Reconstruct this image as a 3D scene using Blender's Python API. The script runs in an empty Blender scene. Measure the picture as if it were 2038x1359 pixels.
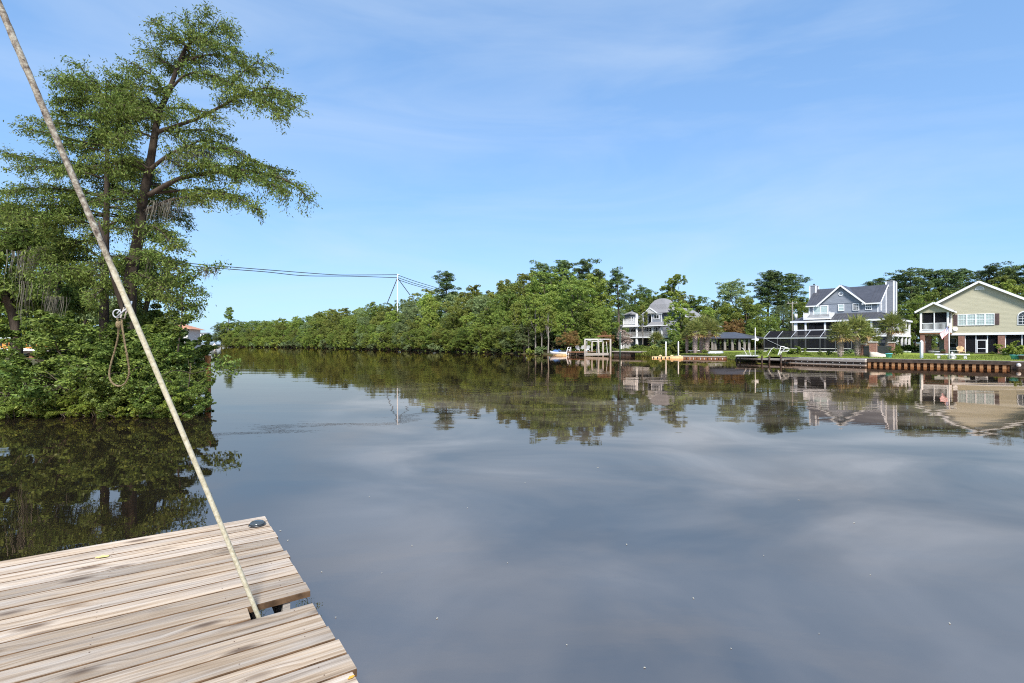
import bpy, math, random
import numpy as np
from mathutils import Vector, Matrix, noise as mnoise

# ------------------------------------------------------------------ camera, world, sun, exposure
SC = bpy.context.scene
COL = SC.collection
FPX, CX, HY, CZ = 1020.0, 1019.0, 684.0, 1.95        # focal length, principal column, horizon row (pixels of the 2038 px photo), eye height
PSI = math.radians(47)                               # the right-hand bank and its houses are turned by this angle

cam_d = bpy.data.cameras.new('camera'); cam = bpy.data.objects.new('camera', cam_d); COL.objects.link(cam)
cam_d.sensor_width = 36.0; cam_d.lens = 36.0 * FPX / 2038.0
cam_d.shift_y = (HY - 679.5) / 2038.0
cam_d.clip_start = 0.05; cam_d.clip_end = 6000
cam.location = (0, 0, CZ); cam.rotation_euler = (math.radians(90), 0, 0)
SC.camera = cam

SUN_EL, SUN_AZ = math.radians(46), math.radians(172)  # azimuth clockwise from the view direction (+Y)
world = bpy.data.worlds.new('World'); SC.world = world; world.use_nodes = True
wn = world.node_tree; wn.nodes.clear()
sky = wn.nodes.new('ShaderNodeTexSky'); sky.sky_type = 'NISHITA'; sky.sun_disc = False
sky.sun_elevation = SUN_EL; sky.sun_rotation = SUN_AZ
sky.air_density = 1.0; sky.dust_density = 0.6; sky.ozone_density = 1.4; sky.altitude = 0
tc = wn.nodes.new('ShaderNodeTexCoord')
mp = wn.nodes.new('ShaderNodeMapping'); mp.inputs['Scale'].default_value = (1.3, 1.3, 6.0); mp.inputs['Rotation'].default_value = (0.0, 0.12, 0.0)
wn.links.new(tc.outputs['Generated'], mp.inputs['Vector'])
nz = wn.nodes.new('ShaderNodeTexNoise'); nz.inputs['Scale'].default_value = 1.3; nz.inputs['Detail'].default_value = 6; nz.inputs['Roughness'].default_value = 0.55; nz.inputs['Distortion'].default_value = 0.8
wn.links.new(mp.outputs['Vector'], nz.inputs['Vector'])
cr = wn.nodes.new('ShaderNodeValToRGB'); cr.color_ramp.elements[0].position = 0.40; cr.color_ramp.elements[1].position = 0.85
cr.color_ramp.elements[0].color = (0, 0, 0, 1); cr.color_ramp.elements[1].color = (1, 1, 1, 1)
wn.links.new(nz.outputs['Fac'], cr.inputs['Fac'])
fm = wn.nodes.new('ShaderNodeMath'); fm.operation = 'MULTIPLY'; fm.inputs[1].default_value = 0.42
wn.links.new(cr.outputs['Color'], fm.inputs[0])
mxs = wn.nodes.new('ShaderNodeMix'); mxs.data_type = 'RGBA'
SKY_CLOUD = (2.0, 2.35, 2.8, 1)
mxs.inputs[7].default_value = SKY_CLOUD
gm = wn.nodes.new('ShaderNodeMix'); gm.data_type = 'RGBA'; gm.blend_type = 'MULTIPLY'; gm.inputs[0].default_value = 1.0
SKY_TINT = (0.625, 0.93, 1.31, 1); SKY_GAMMA = 0.50
gm.inputs[7].default_value = SKY_TINT
sg = wn.nodes.new('ShaderNodeGamma'); sg.inputs['Gamma'].default_value = SKY_GAMMA
wn.links.new(sky.outputs['Color'], sg.inputs['Color']); wn.links.new(sg.outputs['Color'], gm.inputs[6])
wn.links.new(fm.outputs['Value'], mxs.inputs[0]); wn.links.new(gm.outputs[2], mxs.inputs[6])
bg = wn.nodes.new('ShaderNodeBackground'); bg.inputs['Strength'].default_value = 0.15
wn.links.new(mxs.outputs[2], bg.inputs['Color'])
wo = wn.nodes.new('ShaderNodeOutputWorld'); wn.links.new(bg.outputs['Background'], wo.inputs['Surface'])

sun_d = bpy.data.lights.new('sun', 'SUN'); sun_d.energy = 3.2; sun_d.angle = math.radians(11); sun_d.color = (1.0, 0.965, 0.91)
sun = bpy.data.objects.new('sun', sun_d); COL.objects.link(sun)
sdir = Vector((math.sin(SUN_AZ) * math.cos(SUN_EL), math.cos(SUN_AZ) * math.cos(SUN_EL), math.sin(SUN_EL)))
sun.rotation_euler = sdir.to_track_quat('Z', 'Y').to_euler(); sun.location = (20, -20, 60)

SC.view_settings.view_transform = 'Standard'; SC.view_settings.look = 'None'
SC.view_settings.gamma = 1.0; SC.view_settings.use_curve_mapping = False
SC.view_settings.exposure = 1.30
SC.cycles.max_bounces = 6; SC.cycles.transparent_max_bounces = 10
SC.cycles.use_denoising = False; SC.cycles.filter_width = 1.1

# ------------------------------------------------------------------ helpers
def ray(px, py):
    return Vector(((px - CX) / FPX, 1.0, (HY - py) / FPX))
def at(px, py, Y):                       # the point of the pixel's ray at distance Y ahead of the camera
    r = ray(px, py); return Vector((r.x * Y, Y, CZ + r.z * Y))
def onz(px, py, z=0.0):                  # where the pixel's ray meets the level z
    r = ray(px, py); t = (z - CZ) / r.z; return Vector((r.x * t, t, z))

class Frame:                             # a house's own axes: x along its river front, y away from the river
    def __init__(s, X, Y, psi=PSI):
        s.X, s.Y, s.c, s.s, s.psi = X, Y, math.cos(psi), math.sin(psi), psi
    def L(s, px, py, y=0.0):
        r = ray(px, py); t = (y + s.X * s.s + s.Y * s.c) / (r.x * s.s + s.c)
        return (t * r.x - s.X) * s.c - (t - s.Y) * s.s, CZ + t * r.z
    def W(s, x, y, z=0.0):
        return Vector((s.X + x * s.c + y * s.s, s.Y - x * s.s + y * s.c, z))

def tag(o, label=None, cat=None, group=None, kind=None):
    if label: o['label'] = label
    if cat: o['category'] = cat
    if group: o['group'] = group
    if kind: o['kind'] = kind
    return o
def empty(name, loc=(0, 0, 0), rz=0.0, label=None, cat=None, group=None):
    o = bpy.data.objects.new(name, None); COL.objects.link(o); o.empty_display_size = 0.2
    o.location = loc; o.rotation_euler = (0, 0, rz)
    return tag(o, label, cat, group)
def link(name, me, parent=None, loc=None, rz=0.0, scale=None):
    o = bpy.data.objects.new(name, me); COL.objects.link(o)
    if parent is not None: o.parent = parent
    if loc is not None: o.location = loc
    if rz: o.rotation_euler = (0, 0, rz)
    if scale is not None: o.scale = scale
    return o
def np_mesh(name, V, F, m, smooth=False):
    V = np.asarray(V, np.float32); F = np.asarray(F, np.int32); k = F.shape[1]
    me = bpy.data.meshes.new(name)
    me.vertices.add(len(V)); me.vertices.foreach_set('co', V.ravel())
    me.loops.add(F.size); me.loops.foreach_set('vertex_index', F.ravel())
    me.polygons.add(len(F)); me.polygons.foreach_set('loop_start', np.arange(0, F.size, k, dtype=np.int32))
    if smooth: me.polygons.foreach_set('use_smooth', np.ones(len(F), bool))
    me.update(calc_edges=True); me.materials.append(m)
    return me

class MB:
    """collects simple shapes; build() links them as one mesh object"""
    def __init__(s): s.v, s.f = [], []
    def add(s, vs, fs):
        n = len(s.v); s.v += [tuple(p) for p in vs]; s.f += [tuple(i + n for i in f) for f in fs]; return s
    def box(s, x0, x1, y0, y1, z0, z1):
        return s.add([(x0,y0,z0),(x1,y0,z0),(x1,y1,z0),(x0,y1,z0),(x0,y0,z1),(x1,y0,z1),(x1,y1,z1),(x0,y1,z1)],
                     [(3,2,1,0),(4,5,6,7),(0,1,5,4),(1,2,6,5),(2,3,7,6),(3,0,4,7)])
    def cbox(s, c, sz, rz=0.0):
        a, b = math.cos(rz), math.sin(rz); hx, hy, hz = sz[0]/2, sz[1]/2, sz[2]/2
        P = [(x*hx, y*hy, z*hz) for z in (-1,1) for x, y in ((-1,-1),(1,-1),(1,1),(-1,1))]
        return s.add([(c[0]+p[0]*a-p[1]*b, c[1]+p[0]*b+p[1]*a, c[2]+p[2]) for p in P],
                     [(3,2,1,0),(4,5,6,7),(0,1,5,4),(1,2,6,5),(2,3,7,6),(3,0,4,7)])
    def bar(s, p, q, w, h, up=(0,0,1)):
        p, q = Vector(p), Vector(q); d = (q-p).normalized(); u = Vector(up)
        r = d.cross(u)
        if r.length < 1e-4: r = d.cross(Vector((1,0,0)))
        r.normalize(); u = r.cross(d)
        P = []
        for e in (p, q):
            for a, b in ((-1,-1),(1,-1),(1,1),(-1,1)): P.append(e + r*a*w/2 + u*b*h/2)
        return s.add(P, [(3,2,1,0),(4,5,6,7),(0,1,5,4),(1,2,6,5),(2,3,7,6),(3,0,4,7)])
    def tube(s, pts, rad, n=8, cap=True):
        pts = [Vector(p) for p in pts]; N = len(pts)
        if not hasattr(rad, '__len__'): rad = [rad]*N
        vs, fs = [], []; ref = None
        for i, p in enumerate(pts):
            d = (pts[min(i+1, N-1)] - pts[max(i-1, 0)])
            d = d.normalized() if d.length > 1e-9 else Vector((0,0,1))
            if ref is None: ref = d.orthogonal().normalized()
            a = (ref - d*ref.dot(d)); a = a.normalized() if a.length > 1e-6 else d.orthogonal().normalized()
            ref = a; b = d.cross(a)
            for k in range(n):
                t = 2*math.pi*k/n; vs.append(p + (a*math.cos(t) + b*math.sin(t))*rad[i])
        for i in range(N-1):
            for k in range(n):
                fs.append((i*n+k, i*n+(k+1)%n, (i+1)*n+(k+1)%n, (i+1)*n+k))
        if cap: fs += [tuple(range(n-1,-1,-1)), tuple((N-1)*n+k for k in range(n))]
        return s.add(vs, fs)
    def cyl(s, x, y, z0, z1, r, r1=None, n=12):
        return s.tube([(x,y,z0),(x,y,z1)], [r, r if r1 is None else r1], n)
    def lathe(s, prof, c=(0,0,0), n=16):
        vs, fs = [], []
        for r, z in prof:
            for k in range(n):
                t = 2*math.pi*k/n; vs.append((c[0]+r*math.cos(t), c[1]+r*math.sin(t), c[2]+z))
        for i in range(len(prof)-1):
            for k in range(n): fs.append((i*n+k, i*n+(k+1)%n, (i+1)*n+(k+1)%n, (i+1)*n+k))
        fs += [tuple(range(n-1,-1,-1)), tuple((len(prof)-1)*n+k for k in range(n))]
        return s.add(vs, fs)
    def prism(s, poly, axis, a, b):
        """polygon of 2-D points extruded along axis ('x','y','z') from a to b"""
        def P(p, t): return {'x':(t,p[0],p[1]), 'y':(p[0],t,p[1]), 'z':(p[0],p[1],t)}[axis]
        n = len(poly); vs = [P(p,a) for p in poly] + [P(p,b) for p in poly]
        return s.add(vs, [tuple(range(n-1,-1,-1)), tuple(range(n,2*n))] + [(i,(i+1)%n,n+(i+1)%n,n+i) for i in range(n)])
    def slab(s, quad, t):
        """a plane polygon given thickness t against its normal"""
        q = [Vector(p) for p in quad]; nrm = (q[1]-q[0]).cross(q[2]-q[0]).normalized(); n = len(q)
        vs = q + [p - nrm*t for p in q]
        return s.add(vs, [tuple(range(n)), tuple(range(2*n-1,n-1,-1))] + [((i+1)%n,i,n+i,n+(i+1)%n) for i in range(n)])
    def mesh(s, name, m, smooth=False):
        me = bpy.data.meshes.new(name); me.from_pydata(s.v, [], s.f)
        if smooth:
            for p in me.polygons: p.use_smooth = True
        me.materials.append(m); me.update(); return me
    def build(s, name, m, parent=None, smooth=False, loc=None, rz=0.0, fix=True):
        me = s.mesh(name, m, smooth)
        if fix:
            import bmesh
            bm = bmesh.new(); bm.from_mesh(me); bmesh.ops.recalc_face_normals(bm, faces=bm.faces); bm.to_mesh(me); bm.free()
        return link(name, me, parent, loc, rz)

def copy_tree(o, parent=None):
    c = o.copy(); COL.objects.link(c); c.parent = parent
    for ch in list(o.children): copy_tree(ch, c)
    return c

# ------------------------------------------------------------------ materials
def new_mat(name):
    m = bpy.data.materials.new(name); m.use_nodes = True; nt = m.node_tree; nt.nodes.clear()
    out = nt.nodes.new('ShaderNodeOutputMaterial'); return m, nt, out
def nd(nt, typ, **kw):
    n = nt.nodes.new(typ)
    for k, v in kw.items():
        if k in n.inputs: n.inputs[k].default_value = v
        else: setattr(n, k, v)
    return n
def ramp(nt, fac, stops):
    r = nt.nodes.new('ShaderNodeValToRGB'); e = r.color_ramp.elements
    while len(e) < len(stops): e.new(0.5)
    for i, (p, c) in enumerate(stops):
        e[i].position = p; e[i].color = (*c, 1) if len(c) == 3 else c
    nt.links.new(fac, r.inputs['Fac']); return r
def mat(name, c1, c2=None, scale=3.0, rough=0.7, spec=0.3, bump=0.0, stretch=(1,1,1), metal=0.0, bscale=None):
    m, nt, out = new_mat(name); L = nt.links.new
    b = nd(nt, 'ShaderNodeBsdfPrincipled', Roughness=rough, Metallic=metal); b.inputs['Specular IOR Level'].default_value = spec
    t = nd(nt, 'ShaderNodeTexCoord'); mp = nd(nt, 'ShaderNodeMapping'); mp.inputs['Scale'].default_value = stretch
    L(t.outputs['Object'], mp.inputs['Vector'])
    if c2 is not None:
        n = nd(nt, 'ShaderNodeTexNoise', Scale=scale, Detail=6, Roughness=0.6); L(mp.outputs['Vector'], n.inputs['Vector'])
        r = ramp(nt, n.outputs['Fac'], [(0.32, c1), (0.68, c2)]); L(r.outputs['Color'], b.inputs['Base Color'])
    else: b.inputs['Base Color'].default_value = (*c1, 1)
    if bump:
        n2 = nd(nt, 'ShaderNodeTexNoise', Scale=bscale or scale*4, Detail=5); L(mp.outputs['Vector'], n2.inputs['Vector'])
        bp = nd(nt, 'ShaderNodeBump', Strength=bump, Distance=0.02); L(n2.outputs['Fac'], bp.inputs['Height']); L(bp.outputs['Normal'], b.inputs['Normal'])
    L(b.outputs['BSDF'], out.inputs['Surface']); return m
def leaf_mat(name, cols, trans=0.42, rough=0.55, vary=0.32):
    m, nt, out = new_mat(name); L = nt.links.new
    g = nd(nt, 'ShaderNodeNewGeometry'); r = ramp(nt, g.outputs['Random Per Island'], [(i/(len(cols)-1), c) for i, c in enumerate(cols)])
    oi = nd(nt, 'ShaderNodeObjectInfo')
    mr = nd(nt, 'ShaderNodeMapRange'); mr.inputs[3].default_value = 1-vary; mr.inputs[4].default_value = 1+vary; L(oi.outputs['Random'], mr.inputs[0])
    t = nd(nt, 'ShaderNodeTexCoord'); nn = nd(nt, 'ShaderNodeTexNoise', Scale=0.55, Detail=2); L(t.outputs['Object'], nn.inputs['Vector'])
    hr = nd(nt, 'ShaderNodeMapRange'); hr.inputs[1].default_value = 0.3; hr.inputs[2].default_value = 0.7; hr.inputs[3].default_value = 0.482; hr.inputs[4].default_value = 0.512; L(nn.outputs['Fac'], hr.inputs[0])
    fx = nd(nt, 'ShaderNodeMath', operation='MULTIPLY'); L(oi.outputs['Random'], fx.inputs[0]); fx.inputs[1].default_value = 17.31
    ff = nd(nt, 'ShaderNodeMath', operation='FRACT'); L(fx.outputs[0], ff.inputs[0])
    hq = nd(nt, 'ShaderNodeMath', operation='MULTIPLY_ADD'); L(ff.outputs[0], hq.inputs[0]); hq.inputs[1].default_value = vary*0.07; L(hr.outputs[0], hq.inputs[2])
    h2 = nd(nt, 'ShaderNodeMath', operation='SUBTRACT'); L(hq.outputs[0], h2.inputs[0]); h2.inputs[1].default_value = vary*0.03
    hs = nd(nt, 'ShaderNodeHueSaturation', Saturation=1.0); L(r.outputs['Color'], hs.inputs['Color']); L(mr.outputs[0], hs.inputs['Value']); L(h2.outputs[0], hs.inputs['Hue'])
    b = nd(nt, 'ShaderNodeBsdfPrincipled', Roughness=rough); b.inputs['Specular IOR Level'].default_value = 0.25; L(hs.outputs['Color'], b.inputs['Base Color'])
    tr = nd(nt, 'ShaderNodeBsdfTranslucent'); L(hs.outputs['Color'], tr.inputs['Color'])
    mx = nd(nt, 'ShaderNodeMixShader'); mx.inputs[0].default_value = trans; L(b.outputs['BSDF'], mx.inputs[1]); L(tr.outputs['BSDF'], mx.inputs[2])
    L(mx.outputs[0], out.inputs['Surface']); return m
def siding(name, c1, c2, pitch=0.16, bump=0.5):
    m, nt, out = new_mat(name); L = nt.links.new
    b = nd(nt, 'ShaderNodeBsdfPrincipled', Roughness=0.65); b.inputs['Specular IOR Level'].default_value = 0.25
    t = nd(nt, 'ShaderNodeTexCoord'); w = nd(nt, 'ShaderNodeTexWave', Scale=0.314/pitch); w.bands_direction = 'Z'; w.wave_profile = 'SAW'; w.inputs['Distortion'].default_value = 0
    L(t.outputs['Object'], w.inputs['Vector'])
    mp = nd(nt, 'ShaderNodeMapping'); mp.inputs['Scale'].default_value = (0.5, 0.5, 6.0); L(t.outputs['Object'], mp.inputs['Vector'])
    n = nd(nt, 'ShaderNodeTexNoise', Scale=2.2, Detail=5); L(mp.outputs['Vector'], n.inputs['Vector'])
    r = ramp(nt, n.outputs['Fac'], [(0.3, c1), (0.7, c2)]); L(r.outputs['Color'], b.inputs['Base Color'])
    bp = nd(nt, 'ShaderNodeBump', Strength=bump, Distance=0.03); bp.invert = True; L(w.outputs['Fac'], bp.inputs['Height']); L(bp.outputs['Normal'], b.inputs['Normal'])
    L(b.outputs['BSDF'], out.inputs['Surface']); return m
def brick(name, c1, c2, mortar, sc=1.0):
    m, nt, out = new_mat(name); L = nt.links.new
    b = nd(nt, 'ShaderNodeBsdfPrincipled', Roughness=0.85); b.inputs['Specular IOR Level'].default_value = 0.2
    t = nd(nt, 'ShaderNodeTexCoord'); s = nd(nt, 'ShaderNodeSeparateXYZ'); L(t.outputs['Object'], s.inputs[0])
    ad = nd(nt, 'ShaderNodeMath', operation='ADD'); L(s.outputs['X'], ad.inputs[0]); L(s.outputs['Y'], ad.inputs[1])
    c = nd(nt, 'ShaderNodeCombineXYZ'); L(ad.outputs[0], c.inputs['X']); L(s.outputs['Z'], c.inputs['Y'])
    bt = nd(nt, 'ShaderNodeTexBrick', Scale=sc); bt.inputs['Color1'].default_value = (*c1,1); bt.inputs['Color2'].default_value = (*c2,1); bt.inputs['Mortar'].default_value = (*mortar,1)
    bt.inputs['Brick Width'].default_value = 0.22; bt.inputs['Row Height'].default_value = 0.075; bt.inputs['Mortar Size'].default_value = 0.012
    L(c.outputs[0], bt.inputs['Vector']); L(bt.outputs['Color'], b.inputs['Base Color'])
    bp = nd(nt, 'ShaderNodeBump', Strength=0.4, Distance=0.02); bp.invert = True; L(bt.outputs['Fac'], bp.inputs['Height']); L(bp.outputs['Normal'], b.inputs['Normal'])
    L(b.outputs['BSDF'], out.inputs['Surface']); return m
def screen_mat(name, c, opac):
    m, nt, out = new_mat(name); L = nt.links.new
    d = nd(nt, 'ShaderNodeBsdfDiffuse'); d.inputs['Color'].default_value = (*c, 1); t = nd(nt, 'ShaderNodeBsdfTransparent')
    mx = nd(nt, 'ShaderNodeMixShader'); mx.inputs[0].default_value = opac; L(t.outputs[0], mx.inputs[1]); L(d.outputs[0], mx.inputs[2]); L(mx.outputs[0], out.inputs['Surface']); return m
def glass_mat(name, c, rough=0.04):
    m, nt, out = new_mat(name); b = nd(nt, 'ShaderNodeBsdfPrincipled', Roughness=rough); b.inputs['Base Color'].default_value = (*c, 1); b.inputs['Specular IOR Level'].default_value = 0.7
    nt.links.new(b.outputs['BSDF'], out.inputs['Surface']); return m

def plank_mat(name):
    m, nt, out = new_mat(name); L = nt.links.new
    b = nd(nt, 'ShaderNodeBsdfPrincipled', Roughness=0.78); b.inputs['Specular IOR Level'].default_value = 0.18
    t = nd(nt, 'ShaderNodeTexCoord'); oi = nd(nt, 'ShaderNodeObjectInfo')
    off = nd(nt, 'ShaderNodeVectorMath', operation='SCALE'); off.inputs[0].default_value = (31.7, 17.3, 9.1); L(oi.outputs['Random'], off.inputs['Scale'])
    ad = nd(nt, 'ShaderNodeVectorMath', operation='ADD'); L(t.outputs['Object'], ad.inputs[0]); L(off.outputs[0], ad.inputs[1])
    # knots bend the grain
    kmap = nd(nt, 'ShaderNodeMapping'); kmap.inputs['Scale'].default_value = (2.1, 6.5, 1); L(ad.outputs[0], kmap.inputs['Vector'])
    vor = nd(nt, 'ShaderNodeTexVoronoi', Scale=1.0); vor.inputs['Randomness'].default_value = 1.0; L(kmap.outputs[0], vor.inputs['Vector'])
    kn = nd(nt, 'ShaderNodeMapRange'); kn.inputs[1].default_value = 0.05; kn.inputs[2].default_value = 0.42; kn.inputs[3].default_value = 1.0; kn.inputs[4].default_value = 0.0; L(vor.outputs['Distance'], kn.inputs[0])
    g1 = nd(nt, 'ShaderNodeMapping'); g1.inputs['Scale'].default_value = (1.1, 26.0, 6.0); L(ad.outputs[0], g1.inputs['Vector'])
    warp = nd(nt, 'ShaderNodeVectorMath', operation='SCALE'); warp.inputs[0].default_value = (0.0, 1.3, 0.0); L(kn.outputs[0], warp.inputs['Scale'])
    g2 = nd(nt, 'ShaderNodeVectorMath', operation='ADD'); L(g1.outputs[0], g2.inputs[0]); L(warp.outputs[0], g2.inputs[1])
    n1 = nd(nt, 'ShaderNodeTexNoise', Scale=1.7, Detail=7, Roughness=0.55, Distortion=0.12); L(g2.outputs[0], n1.inputs['Vector'])
    fmap = nd(nt, 'ShaderNodeMapping'); fmap.inputs['Scale'].default_value = (2.5, 120.0, 20.0); L(ad.outputs[0], fmap.inputs['Vector'])
    n3 = nd(nt, 'ShaderNodeTexNoise', Scale=1.5, Detail=5, Roughness=0.7); L(fmap.outputs[0], n3.inputs['Vector'])
    r1 = ramp(nt, n1.outputs['Fac'], [(0.22, (0.13,0.095,0.07)), (0.36, (0.31,0.225,0.15)), (0.50, (0.41,0.315,0.225)), (0.64, (0.475,0.385,0.295)), (0.80, (0.38,0.285,0.20))])
    # silvered patches where the sun has bleached the wood
    gm_ = nd(nt, 'ShaderNodeMapping'); gm_.inputs['Scale'].default_value = (0.9, 9.0, 1.0); L(ad.outputs[0], gm_.inputs['Vector'])
    n2 = nd(nt, 'ShaderNodeTexNoise', Scale=1.5, Detail=5, Roughness=0.6); L(gm_.outputs[0], n2.inputs['Vector'])
    pr = nd(nt, 'ShaderNodeMapRange'); pr.inputs[1].default_value = 0.42; pr.inputs[2].default_value = 0.62; pr.inputs[3].default_value = 0.0; pr.inputs[4].default_value = 0.42; L(n2.outputs['Fac'], pr.inputs[0])
    r2 = ramp(nt, n1.outputs['Fac'], [(0.26, (0.12,0.115,0.11)), (0.42, (0.28,0.265,0.25)), (0.66, (0.43,0.41,0.39))])
    mx = nd(nt, 'ShaderNodeMix', data_type='RGBA'); L(pr.outputs[0], mx.inputs[0]); L(r1.outputs['Color'], mx.inputs[6]); L(r2.outputs['Color'], mx.inputs[7])
    fr = nd(nt, 'ShaderNodeMapRange'); fr.inputs[1].default_value = 0.25; fr.inputs[2].default_value = 0.75; fr.inputs[3].default_value = 0.84; fr.inputs[4].default_value = 1.14; L(n3.outputs['Fac'], fr.inputs[0])
    mm = nd(nt, 'ShaderNodeMix', data_type='RGBA', blend_type='MULTIPLY'); mm.inputs[0].default_value = 1.0; L(mx.outputs[2], mm.inputs[6]); L(fr.outputs[0], mm.inputs[7])
    kd = nd(nt, 'ShaderNodeMapRange'); kd.inputs[1].default_value = 0.50; kd.inputs[2].default_value = 0.92; kd.inputs[3].default_value = 0.0; kd.inputs[4].default_value = 0.85; L(kn.outputs[0], kd.inputs[0])
    mk = nd(nt, 'ShaderNodeMix', data_type='RGBA'); L(kd.outputs[0], mk.inputs[0]); L(mm.outputs[2], mk.inputs[6]); mk.inputs[7].default_value = (0.10, 0.065, 0.045, 1)
    vr = nd(nt, 'ShaderNodeMapRange'); vr.inputs[3].default_value = 0.70; vr.inputs[4].default_value = 1.22; L(oi.outputs['Random'], vr.inputs[0])
    mv = nd(nt, 'ShaderNodeMix', data_type='RGBA', blend_type='MULTIPLY'); mv.inputs[0].default_value = 1.0; L(mk.outputs[2], mv.inputs[6]); L(vr.outputs[0], mv.inputs[7])
    L(mv.outputs[2], b.inputs['Base Color'])
    ha = nd(nt, 'ShaderNodeMath', operation='ADD'); L(n1.outputs['Fac'], ha.inputs[0]); L(n3.outputs['Fac'], ha.inputs[1])
    bp = nd(nt, 'ShaderNodeBump', Strength=0.55, Distance=0.004); L(ha.outputs[0], bp.inputs['Height']); L(bp.outputs['Normal'], b.inputs['Normal'])
    L(b.outputs['BSDF'], out.inputs['Surface']); return m

def water_mat():
    m, nt, out = new_mat('river_water'); L = nt.links.new
    t = nd(nt, 'ShaderNodeTexCoord')
    def layer(sc, detail, rot, rgh=0.5, dist=0.0):
        mp = nd(nt, 'ShaderNodeMapping'); mp.inputs['Scale'].default_value = sc; mp.inputs['Rotation'].default_value = (0, 0, rot); L(t.outputs['Object'], mp.inputs['Vector'])
        n = nd(nt, 'ShaderNodeTexNoise', Scale=1.0, Detail=detail, Roughness=rgh, Distortion=dist); L(mp.outputs['Vector'], n.inputs['Vector']); return n.outputs['Fac']
    swell = layer((0.16, 0.55, 1), 2, 0.35); rip = layer((1.1, 3.0, 1), 3, -0.2); fine = layer((9, 16, 1), 2, 0.1)
    patch = layer((0.05, 0.11, 1), 3, 0.5, 0.5, 0.6)
    pr = nd(nt, 'ShaderNodeMapRange'); pr.inputs[1].default_value = 0.38; pr.inputs[2].default_value = 0.66; pr.inputs[3].default_value = 0.25; pr.inputs[4].default_value = 1.0; L(patch, pr.inputs[0])
    def mul(a, k):
        q = nd(nt, 'ShaderNodeMath', operation='MULTIPLY'); L(a, q.inputs[0])
        if isinstance(k, float): q.inputs[1].default_value = k
        else: L(k, q.inputs[1])
        return q.outputs[0]
    def add(a, b):
        q = nd(nt, 'ShaderNodeMath', operation='ADD'); L(a, q.inputs[0]); L(b, q.inputs[1]); return q.outputs[0]
    h = add(add(mul(swell, 0.008), mul(mul(rip, pr.outputs[0]), 0.0017)), mul(fine, 0.00010))
    bp = nd(nt, 'ShaderNodeBump', Strength=1.0, Distance=1.0); L(h, bp.inputs['Height'])
    # brown water, pale patches painted in for reflected clouds, under a mirror surface
    cloud_refl = layer((0.27, 0.33, 1), 5, 0.75, 0.5, 0.7)
    sr = ramp(nt, cloud_refl, [(0.38, (0.024,0.019,0.014)), (0.52, (0.080,0.064,0.048)), (0.66, (0.165,0.138,0.112))])
    # painted cloud patches fade out by the left bank and far off, keeping the tree reflections dark
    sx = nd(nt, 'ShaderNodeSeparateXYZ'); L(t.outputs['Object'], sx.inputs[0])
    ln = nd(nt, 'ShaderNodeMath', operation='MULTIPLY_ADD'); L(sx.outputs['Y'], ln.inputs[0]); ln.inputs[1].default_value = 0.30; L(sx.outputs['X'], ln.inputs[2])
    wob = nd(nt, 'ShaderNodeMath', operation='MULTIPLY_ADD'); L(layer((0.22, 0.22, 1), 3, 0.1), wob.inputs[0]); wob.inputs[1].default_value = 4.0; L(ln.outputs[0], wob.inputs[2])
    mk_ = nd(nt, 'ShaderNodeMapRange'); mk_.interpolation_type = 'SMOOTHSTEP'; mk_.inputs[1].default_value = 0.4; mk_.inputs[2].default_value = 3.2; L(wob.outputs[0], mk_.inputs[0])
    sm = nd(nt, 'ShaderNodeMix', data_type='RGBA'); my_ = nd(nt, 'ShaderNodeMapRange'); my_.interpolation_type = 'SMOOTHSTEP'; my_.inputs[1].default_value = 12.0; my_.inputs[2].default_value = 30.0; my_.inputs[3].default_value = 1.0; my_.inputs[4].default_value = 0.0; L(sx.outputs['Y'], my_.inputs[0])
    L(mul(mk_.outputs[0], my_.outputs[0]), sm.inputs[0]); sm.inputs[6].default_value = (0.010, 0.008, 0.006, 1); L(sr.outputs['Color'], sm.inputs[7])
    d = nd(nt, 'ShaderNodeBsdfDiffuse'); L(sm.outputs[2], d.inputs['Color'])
    gl = nd(nt, 'ShaderNodeBsdfGlossy', Roughness=0.010); gl.inputs['Color'].default_value = (1.0, 0.805, 0.675, 1); L(bp.outputs['Normal'], gl.inputs['Normal'])
    fr = nd(nt, 'ShaderNodeFresnel', IOR=5.0); L(bp.outputs['Normal'], fr.inputs['Normal'])
    mx = nd(nt, 'ShaderNodeMixShader'); L(fr.outputs[0], mx.inputs[0]); L(d.outputs[0], mx.inputs[1]); L(gl.outputs[0], mx.inputs[2])
    L(mx.outputs[0], out.inputs['Surface']); return m

M = {}
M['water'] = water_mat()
M['plank'] = plank_mat('weathered_plank')
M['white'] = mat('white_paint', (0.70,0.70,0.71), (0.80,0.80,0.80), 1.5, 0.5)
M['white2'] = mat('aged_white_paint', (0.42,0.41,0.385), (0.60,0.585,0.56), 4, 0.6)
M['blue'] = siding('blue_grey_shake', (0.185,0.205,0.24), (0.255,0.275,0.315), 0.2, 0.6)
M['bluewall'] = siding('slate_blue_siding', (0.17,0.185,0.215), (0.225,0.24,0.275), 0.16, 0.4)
M['greyroof'] = mat('grey_shingle', (0.15,0.15,0.16), (0.25,0.245,0.25), 7, 0.85, 0.2, 0.4)
M['olive'] = siding('olive_lap_siding', (0.39,0.36,0.255), (0.455,0.42,0.305), 0.16, 0.55)
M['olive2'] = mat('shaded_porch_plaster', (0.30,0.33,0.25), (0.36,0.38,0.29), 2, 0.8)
M['brick'] = brick('red_brick', (0.19,0.062,0.04), (0.30,0.13,0.09), (0.29,0.235,0.195))
M['roof'] = mat('dark_metal_roof', (0.045,0.045,0.053), (0.065,0.065,0.075), 1.2, 0.42, 0.5)
M['screen'] = screen_mat('insect_screen', (0.02,0.02,0.024), 0.62)
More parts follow.
